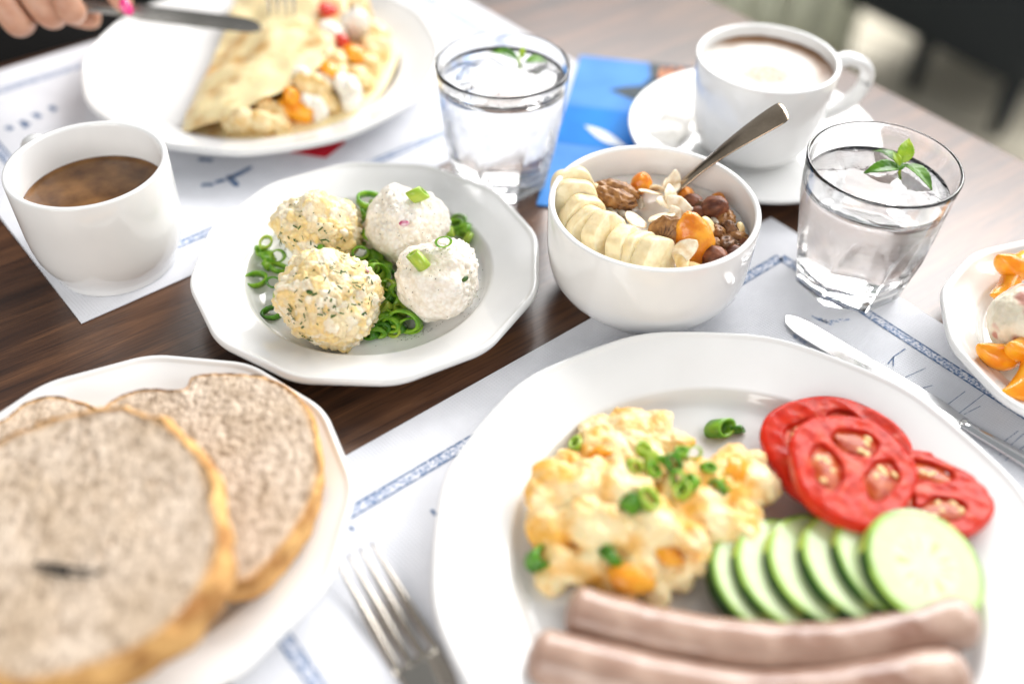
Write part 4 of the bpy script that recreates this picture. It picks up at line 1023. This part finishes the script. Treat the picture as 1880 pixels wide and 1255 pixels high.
cks = [(1395, 1075, .0095), (1440, 1066, .0115), (1498, 1058, .0130), (1560, 1052, .0145), (1620, 1046, .0155), (1682, 1050, .0210)]
for i, (px, py, z) in enumerate(cks):
    lb = ['first cucumber slice of the fan, against the scrambled egg', 'second cucumber slice of the fan from the scrambled egg', 'third cucumber slice of the fan from the scrambled egg', 'fourth cucumber slice of the fan from the scrambled egg', 'fifth cucumber slice of the fan, just under the topmost one', 'topmost cucumber slice of the fan with its whole pale face showing'][i]
    cuke(lb, at(px, py, z-.001), .0275, .0085, (R_(6), R_(22 if i < 5 else 14), R_(i*37)) if False else Euler((R_(4 if i < 5 else 9), R_(15 if i < 5 else 9), 0)), i*1.7, 'cucumber slices in a fan')
def sausage(label, pix, z, r, seed):
    P = spline([at(x, y, z) for x, y in pix], 90); n = len(P); o = P[0].copy(); o.z = PZ
    rad = []
    for i in range(n):
        u = i/(n-1); e = min(u, 1-u)*(P[0]-P[-1]).length*1.03
        k = math.sqrt(max(0, 1-(1-min(1, e/r))**2)); rad.append(r*max(.05, k)*(1+.025*math.sin(u*13+seed)+.008*math.sin(u*41+seed)))
    V, F = tube([p-o for p in P], rad, 40)
    V2 = []
    for k, v in enumerate(V):
        c = P[k//40]-o; w = (v-c); V2.append(c+w*(1+.03*noise.noise(v*90+Vector((seed, 0, 0)))+.015*noise.noise(v*420)))
    s = mesh('sausage', V2, F, M['sausage'], loc=o); return tag(s, label, 'sausage', 'sausages')
sausage('pinkish boiled sausage lying against the cucumber slices', [(1038, 1118), (1120, 1142), (1250, 1172), (1400, 1192), (1540, 1190), (1680, 1162), (1790, 1132)], .0170, .0115, 1)
sausage('pinkish boiled sausage lying along the plate side away from the cucumber', [(968, 1200), (1060, 1222), (1200, 1258), (1380, 1285), (1550, 1275), (1680, 1250), (1775, 1238)], .0170, .0120, 4)

# ------------------------------------------------------------------ dessert plate
def ice(label, c, r, seed):
    VV, FF = ico(6); V = []; C = []; so = Vector((seed, seed, seed))
    for v in VV:
        d = 1+.05*fbm(v+so, 2.2, 3)+.012*noise.noise(v*14+so)
        p = v*(r*d); p.z = p.z*.95; V.append(p)
        s = noise.noise(v*2.2+so*1.7)+.5*noise.noise(v*5+so)+.35*v.z
        c_ = mixc((.84, .76, .58), (.88, .82, .68), .5+.5*noise.noise(v*6)); C.append(mixc(c_, (.50, .13, .10), sstep(.25, .75, s)*.75))
    o = mesh('ice_cream_scoop', V, FF, M['icecream'], loc=c, cols=C); return tag(o, label, 'ice cream', None)
ice('vanilla ice cream scoop streaked with red sauce among peach pieces', at(1893, 592, .028), .0225, 2)
def peach(label, p, L_, r, rot, seed):
    V = []; n = 30; seg = 16
    for i in range(n+1):
        u = i/n; a = (u-.5)*1.9; cx, cy = L_*.55*math.sin(a), L_*.55*(1-math.cos(a)); w = r*math.sin(PI*(u*.97+.015))**.6
        for j in range(seg):
            t = 2*PI*j/seg; q = 1+.12*noise.noise(Vector((u*5, math.cos(t), seed+math.sin(t))))
            rr_ = w*q*(1-.35*max(0, math.sin(t))**3)
            V.append((cx, cy+rr_*.8*math.cos(t), rr_*math.sin(t)))
    F = grid_faces(n+1, seg); F.append(tuple(range(seg))); F.append(tuple(reversed(range(n*seg, (n+1)*seg))))
    o = mesh('peach_slice', V, [f[::-1] for f in F], M['peach'], loc=p, rot=rot); return tag(o, label, 'peach')
peach('orange peach piece standing behind the ice cream scoop', at(1868, 490, .026), .034, .0105, (.8, .2, .5), 1)
peach('thin peach slice wedged against the back of the ice cream', at(1852, 527, .020), .032, .0075, (.9, -.3, .9), 2)
peach('pointed orange peach wedge in front of the ice cream scoop', at(1845, 655, .020), .034, .0095, (.5, .1, .3), 3)
peach('orange peach wedge resting on the pointed wedge beside the ice cream', at(1878, 640, .026), .030, .0090, (.6, .3, .9), 5)
peach('broad yellow peach slice lying on the plate rim before the ice cream', at(1888, 705, .020), .040, .0100, (.3, -.2, .9), 4)

# ------------------------------------------------------------------ cutlery
def fork(label, tip, root_pt, length, lift, parentname='fork', fm='steel', tw=1.0, up=Vector((0, 0, 1)), group=None, arch=.010, tip_drop=0.0):
    """tip: centre of tine tips, root_pt: centre where the tines join"""
    tip, root_pt = Vector(tip), Vector(root_pt); d = (root_pt-tip).normalized(); s = d.cross(up).normalized(); n_ = s.cross(d)
    root = thing(parentname, label, 'fork', tip, 0, group); TL = (root_pt-tip).length; wt, wr = .0105, .0118
    prof = lambda x: n_*(arch*math.sin(min(1, x/(TL*1.9))*PI))
    for k in range(4):
        f = (k-1.5)/1.5; pts = []; rad = []
        for i in range(15):
            u = i/14; x = u*TL*1.02; pts.append(d*x+s*(f*lerp(wt-.0015, wr-.0022, u))+prof(x)); rad.append(tw*lerp(.0006, .0022, sstep(0, .6, u)))
        V, F = tube(pts, rad, 10, flat=.6, upv=n_); mesh('tine', V, F, M[fm], root)
    V = []; cs = [(-1, 0), (-.8, .8), (0, 1), (.8, .8), (1, 0), (.8, -.8), (0, -1), (-.8, -.8)]; m_ = 46
    for i in range(m_+1):
        u = i/m_; x = TL*.97+u*(length-TL*.97)
        w = lerp(wr, .0115, sstep(0, .10, u)); w = lerp(w, .0032, sstep(.10, .28, u)); w = lerp(w, .0085, sstep(.45, 1, u))
        for a, b in cs: V.append(d*x+s*(a*w)+n_*(b*.0011)+prof(x))
    F = grid_faces(m_+1, 8); F.append(tuple(range(8))); F.append(tuple(reversed(range(m_*8, (m_+1)*8)))); mesh('handle', V, F, M[fm], root)
    return root
ft = at(650, 1012, .0080); fr = at(768, 1208, .0040)
fork('steel dinner fork lying on the placemat between the bread and egg plates', ft, fr, .200, 0, arch=-.0030)
def knife(label, tip, end, blade, m_, up=Vector((0, 0, 1)), group='table knives', flip=1, w=.0105):
    tip, end = Vector(tip), Vector(end); d = (end-tip).normalized(); Lk = (end-tip).length; s = d.cross(up).normalized()*flip; n_ = s.cross(d)
    if n_.dot(up) < 0: n_ = -n_
    root = thing('table_knife', label, 'knife', tip, 0, group); V = []; n = 40
    for i in range(n+1):
        u = i/n; x = u*blade; top = w*.5; bot = -w*.5*(1 if u > .3 else 1)
        k = math.sqrt(max(0, 1-(1-min(1, u/.16))**2)); hi = lerp(-.1*w, top, k); lo_ = lerp(-.12*w, bot, k)
        lo_ = lo_*(1-.35*sstep(.85, 1, u)); hi = hi*(1-.25*sstep(.85, 1, u))
        for a, t_ in ((hi, .0009), (lerp(hi, lo_, .5), .0008), (lo_, .00015), (lo_, -.00015), (lerp(hi, lo_, .5), -.0008), (hi, -.0009)): V.append(d*x+s*a+n_*t_)
    F = grid_faces(n+1, 6); F.append(tuple(range(6))); F.append(tuple(reversed(range(n*6, (n+1)*6)))); mesh('blade', V, F, m_, root, smooth=False)
    pts = [d*(blade-.002+(Lk-blade)*k/16) for k in range(17)]
    V, F = tube(pts, [lerp(.0036, .0078, sstep(0, 1, k/16))*(1 if k < 16 else .8) for k in range(17)], 20, flat=.5, upv=n_); mesh('handle', V, F, m_, root)
    return root
kt = at(1440, 583, .0022); k2 = at(1700, 737, .0022); kd = (k2-kt).normalized()
knife('bright steel knife lying on the placemat against the large egg plate', kt, kt+kd*.215, .115, M['steel_knife'], w=.0150)

# ------------------------------------------------------------------ crepe plate
def crepe():
    o = CRP.copy(); o.z = .006
    root = thing('crepe', 'golden folded crepe with fruit and cream filling on the large plate', 'crepe', o)
    Lp = spline([at(333, 246, .010), at(352, 190, .013), at(385, 120, .016), (at(415, 50, .018)), at(432, -10, .018), at(440, -70, .016)], 40)
    Bp = spline([at(334, 250, .010), at(420, 257, .011), at(530, 249, .012), at(640, 222, .013), at(706, 165, .014), at(733, 90, .014), at(715, 20, .013), at(650, -50, .012)], 40)
    Tp = spline([at(336, 244, .014), at(400, 220, .024), at(480, 186, .032), at(545, 150, .036), at(600, 105, .039), at(630, 50, .040), at(640, -10, .038), at(620, -60, .030)], 40)
    def loft(A, B, name, bulge, m, wav):
        V = []; nv = 16
        for i in range(41):
            for j in range(nv+1):
                v = j/nv; p = A[i].lerp(B[i], v); e = min(1, i/8)
                p.z += bulge*math.sin(PI*min(1, v*1.0))*e+wav*e*fbm(p, 40, 2)
                V.append(p-o)
        ob = mesh(name, V, grid_faces(41, nv+1, wrap=False), m, root); md = ob.modifiers.new('t', 'SOLIDIFY'); md.thickness = .0016; md.offset = 0
        sb = ob.modifiers.new('s', 'SUBSURF'); sb.levels = 1; sb.render_levels = 1
    loft(Lp, Bp, 'bottom_layer', -.001, M['crepe'], .001); loft(Lp, Tp, 'top_layer', .007, M['crepe'], .0065)
    def fill(name, px, py, z, r, m, sd, s=(1.25, .85, .7)):
        lump(name, None, None, at(px, py, z)-o, r*1.25, m, sd, None, 4, .30, s, rot=(sd, sd*.7, sd*1.3), parent=root, fr=1.0)
    rnd = random.Random(8)
    fl = [('cream', 'cream_blob', (555, 152, .030, .0085), (598, 150, .027, .0075), (640, 165, .024, .0105), (652, 48, .034, .0105), (575, 190, .022, .007), (585, 205, .018, .007), (610, 60, .034, .009), (640, 188, .018, .008)),
          ('peach', 'peach_chunk', (540, 183, .025, .0072), (605, 133, .031, .0075), (650, 102, .031, .0080), (548, 205, .018, .0085), (525, 205, .018, .007), (566, 212, .015, .006)),
          ('redfruit', 'red_fruit_bit', (605, 22, .038, .0070), (627, 84, .034, .0065)),
          ('creambeige', 'custard_lump', (505, 212, .018, .0085), (585, 172, .024, .0095), (675, 120, .022, .010), (690, 90, .022, .0105), (660, 145, .020, .010), (620, 115, .028, .010), (560, 170, .026, .009), (690, 60, .022, .010), (630, 140, .024, .010), (515, 228, .015, .007), (600, 190, .018, .009), (660, 20, .028, .010), (495, 200, .020, .008), (450, 226, .018, .009), (475, 222, .019, .009), (425, 232, .015, .007))]
    for mm, nm, *ps in fl:
        for p in ps: fill(nm, p[0], p[1], p[2], p[3], M[mm], rnd.uniform(0, 9))
crepe()
# knife and fork at work on the crepe
ktip = at(482, 50, .046); kend = at(-40, -12, .085)
kn = knife('table knife held in the hand, its dark blade cutting the crepe', ktip, kend, .100, M['steel_dark'], up=Vector((.1, -.85, .5)), w=.0112)
fork('steel fork pressed upright into the crepe', at(518, 30, .052), at(512, -70, .085), .19, 0, up=Vector((0, -.8, .6)), arch=.002, fm='steel_dark', tw=1.15)
# red napkin corner under the plate
c0 = at(597, 281, .001); c1 = at(632, 261, .001); V = []
dn = (c1-c0).normalized(); pn = Vector((-dn.y, dn.x, 0))
Q = [c0-dn*.004, c0+dn*.02, c0+dn*.02+pn*.09, c0-dn*.10+pn*.09, c0-dn*.10+pn*.01]
Q = [at(598, 290, .001), at(634, 262, .001), at(600, 200, .001), at(450, 200, .001), at(480, 270, .001)]
V = [(p.x, p.y, .0009) for p in Q]+[(p.x, p.y, .0016) for p in Q]; k = len(Q)
F = [tuple(range(k, 2*k)), tuple(reversed(range(k)))]+[(i, (i+1) % k, k+(i+1) % k, k+i) for i in range(k)]
nap = mesh('red_napkin', V, F, M['redpaper'], smooth=False); tag(nap, 'corner of a red paper napkin peeking from under the crepe plate', 'napkin')
# ------------------------------------------------------------------ brochure
A = Vector((.0141, .5466, 0)); Bv = Vector((.0499, .7536, 0)); ax = (Bv-A).normalized(); rx = Vector((ax.y, -ax.x, 0)); ln = (Bv-A).length; bw = .105
br = thing('brochure', 'blue folded brochure with a white logo lying beside the saucer', 'brochure', (A.x, A.y, .0003), 0)
def quad(a, b, c, d_, z, m, name, th=0):
    P = [ax*v+rx*u for u, v in (a, b, c, d_)]
    if th:
        V = [(p.x, p.y, z) for p in P]+[(p.x, p.y, z+th) for p in P]; F = [(7, 6, 5, 4)[::-1], (0, 3, 2, 1), (0, 1, 5, 4), (1, 2, 6, 5), (2, 3, 7, 6), (3, 0, 4, 7)]
    else: V = [(p.x, p.y, z) for p in P]; F = [(0, 1, 2, 3)]
    return mesh(name, V, F, m, br, smooth=False)
quad((0, 0), (bw, 0), (bw, ln), (0, ln), 0, M['br_light'], 'cover', .0012)
quad((.0, .078), (bw, .078), (bw, .131), (0, .131), .00145, M['br_mid'], 'blue_band')
def poly(P2, z, m, name):
    P = [ax*v+rx*u for u, v in P2]; mesh(name, [(p.x, p.y, z) for p in P], [tuple(range(len(P)))], m, br, smooth=False)
poly([(.030, .160), (.042, .168), (.054, .172), (.060, .186), (.057, .2095), (bw, .2095), (bw, .135), (.062, .142), (.048, .150)], .00145, M['br_dark'], 'hill_print')
for u, v in ((.066, .190), (.0725, .192), (.080, .193), (.087, .191), (.094, .192)): poly([(u, v-.004), (u+.0045, v-.005), (u+.005, v+.013), (u+.0008, v+.014)], .0017, M['br_orange'], 'figure_print')
sw = [(.018+.034*k/10, .104-.022*(k/10)+.006*math.sin(k/10*PI)) for k in range(11)]+[(.018+.034*k/10, .104-.022*(k/10)-.008*math.sin(k/10*PI)) for k in range(9, 0, -1)]
poly(sw, .0017, M['br_white'], 'logo_swoosh')
for k in range(5): quad((.058+.003*(k % 2), .078+k*.0085), (.080-.002*(k % 3), .078+k*.0085), (.080-.002*(k % 3), .081+k*.0085), (.058+.003*(k % 2), .081+k*.0085), .0017, M['br_light'], 'text_line')

# ------------------------------------------------------------------ person: hand with pink nails on the knife
def person():
    bm = bmesh.new(); o = at(90, -20, .08)
    chains = []
    wrist = at(-60, -250, .135); elbow = wrist+Vector((-.10, .16, .07)); palm = at(40, -110, .105)
    kn_ = [at(-30, -70, .098), at(38, -85, .103), at(100, -85, .103), at(160, -85, .100)]
    V = [wrist-o, palm-o]; r = [.021, .026]; E_ = [(0, 1)]
    V += [elbow-o, elbow+Vector((-.05, .12, .10))-o]; r += [.030, .036]; E_ += [(0, 2), (2, 3)]
    def chain(pts, rad, start=1):
        prev = start
        for p, q in zip(pts, rad):
            V.append(p-o); r.append(q); E_.append((prev, len(V)-1)); prev = len(V)-1
    chain([kn_[0], at(0, 0, .093), at(38, 52, .078), at(50, 30, .062)], [.0125, .0110, .0098, .0075])
    chain([kn_[1], at(58, -15, .097), at(96, 36, .082), at(108, 18, .064)], [.0130, .0115, .0102, .0080])
    chain([kn_[2], at(112, -20, .098), at(132, 28, .084), at(140, 14, .066)], [.0130, .0112, .0100, .0080])
    chain([kn_[3], at(176, -60, .096), at(208, -22, .088), at(224, 2, .079), at(234, 20, .073)], [.0125, .0105, .0092, .0082, .0066])
    chain([at(40, -40, .080), at(110, 10, .066), at(160, 32, .060), at(188, 34, .058)], [.0150, .0120, .0100, .0080])
    me = bpy.data.meshes.new('person'); me.from_pydata([tuple(v) for v in V], E_, []); me.materials.append(M['skin'])
    p = bpy.data.objects.new('person', me); COL.objects.link(p); p.location = o
    sk = p.modifiers.new('skin', 'SKIN'); sk.use_smooth_shade = True
    for i, sv in enumerate(me.skin_vertices[0].data): sv.radius = (r[i], r[i])
    me.skin_vertices[0].data[0].use_root = True
    sb = p.modifiers.new('sub', 'SUBSURF'); sb.levels = 2; sb.render_levels = 2
    tag(p, 'hand with pink painted nails gripping the knife over the crepe', 'person')
    # nail on the index finger
    c = at(231, 14, .0795); t = (at(234, 20, .073)-at(224, 2, .079)).normalized(); n_ = Vector((.45, -.45, .75)); n_ = (n_-t*n_.dot(t)).normalized(); s = t.cross(n_)
    VV, FF = ico(3); NV = [(t*(v.x*.0062)+s*(v.y*.0044)+n_*(v.z*.0016-.0018*v.y*v.y)) for v in VV]
    mesh('nail', NV, FF, M['nail'], p, loc=c+n_*.0024-o)
    # dark sleeve and torso beyond the frame
    P = [elbow+Vector((.03, -.05, -.02))-o, elbow-o, elbow+Vector((-.05, .12, .10))-o]
    VV2, FF2 = tube(P, [.042, .050, .060], 24); mesh('sleeve', VV2, FF2, M['cloth'], p)
    prof_t = [(.13, -.40), (.15, -.30), (.155, -.10), (.165, .10), (.185, .26), (.18, .34), (.12, .40), (.06, .42)]
    tv, tf = lathe(prof_t, 48, lambda t, r_, z_, i: r_*(1.45*abs(math.cos(t))**2+.80*abs(math.sin(t))**2)); mesh('shirt', tv, tf, M['cloth'], p, loc=Vector((-.52, 1.14, 0))-o, rot=(0, 0, R_(41)))
    fd = Vector((.656, -.755, 0)); sd_ = Vector((.755, .656, 0))
    for q in (-1, 1):
        h0 = Vector((-.52, 1.14, -.30))+sd_*(.11*q); VV3, FF3 = tube([h0-fd*.05-o, h0+fd*.12-o, h0+fd*.30-o, h0+fd*.42-o, h0+fd*.44+Vector((0, 0, -.12))-o, h0+fd*.42+Vector((0, 0, -.42))-o], [.085, .09, .082, .07, .06, .05], 20, upv=sd_)
        mesh('trouser_leg', VV3, FF3, M['cloth'], p)
person()

# ------------------------------------------------------------------ consistent outward normals
for me in bpy.data.meshes:
    if len(me.polygons) and me.users:
        bm = bmesh.new(); bm.from_mesh(me); bmesh.ops.recalc_face_normals(bm, faces=bm.faces); bm.to_mesh(me); bm.free()
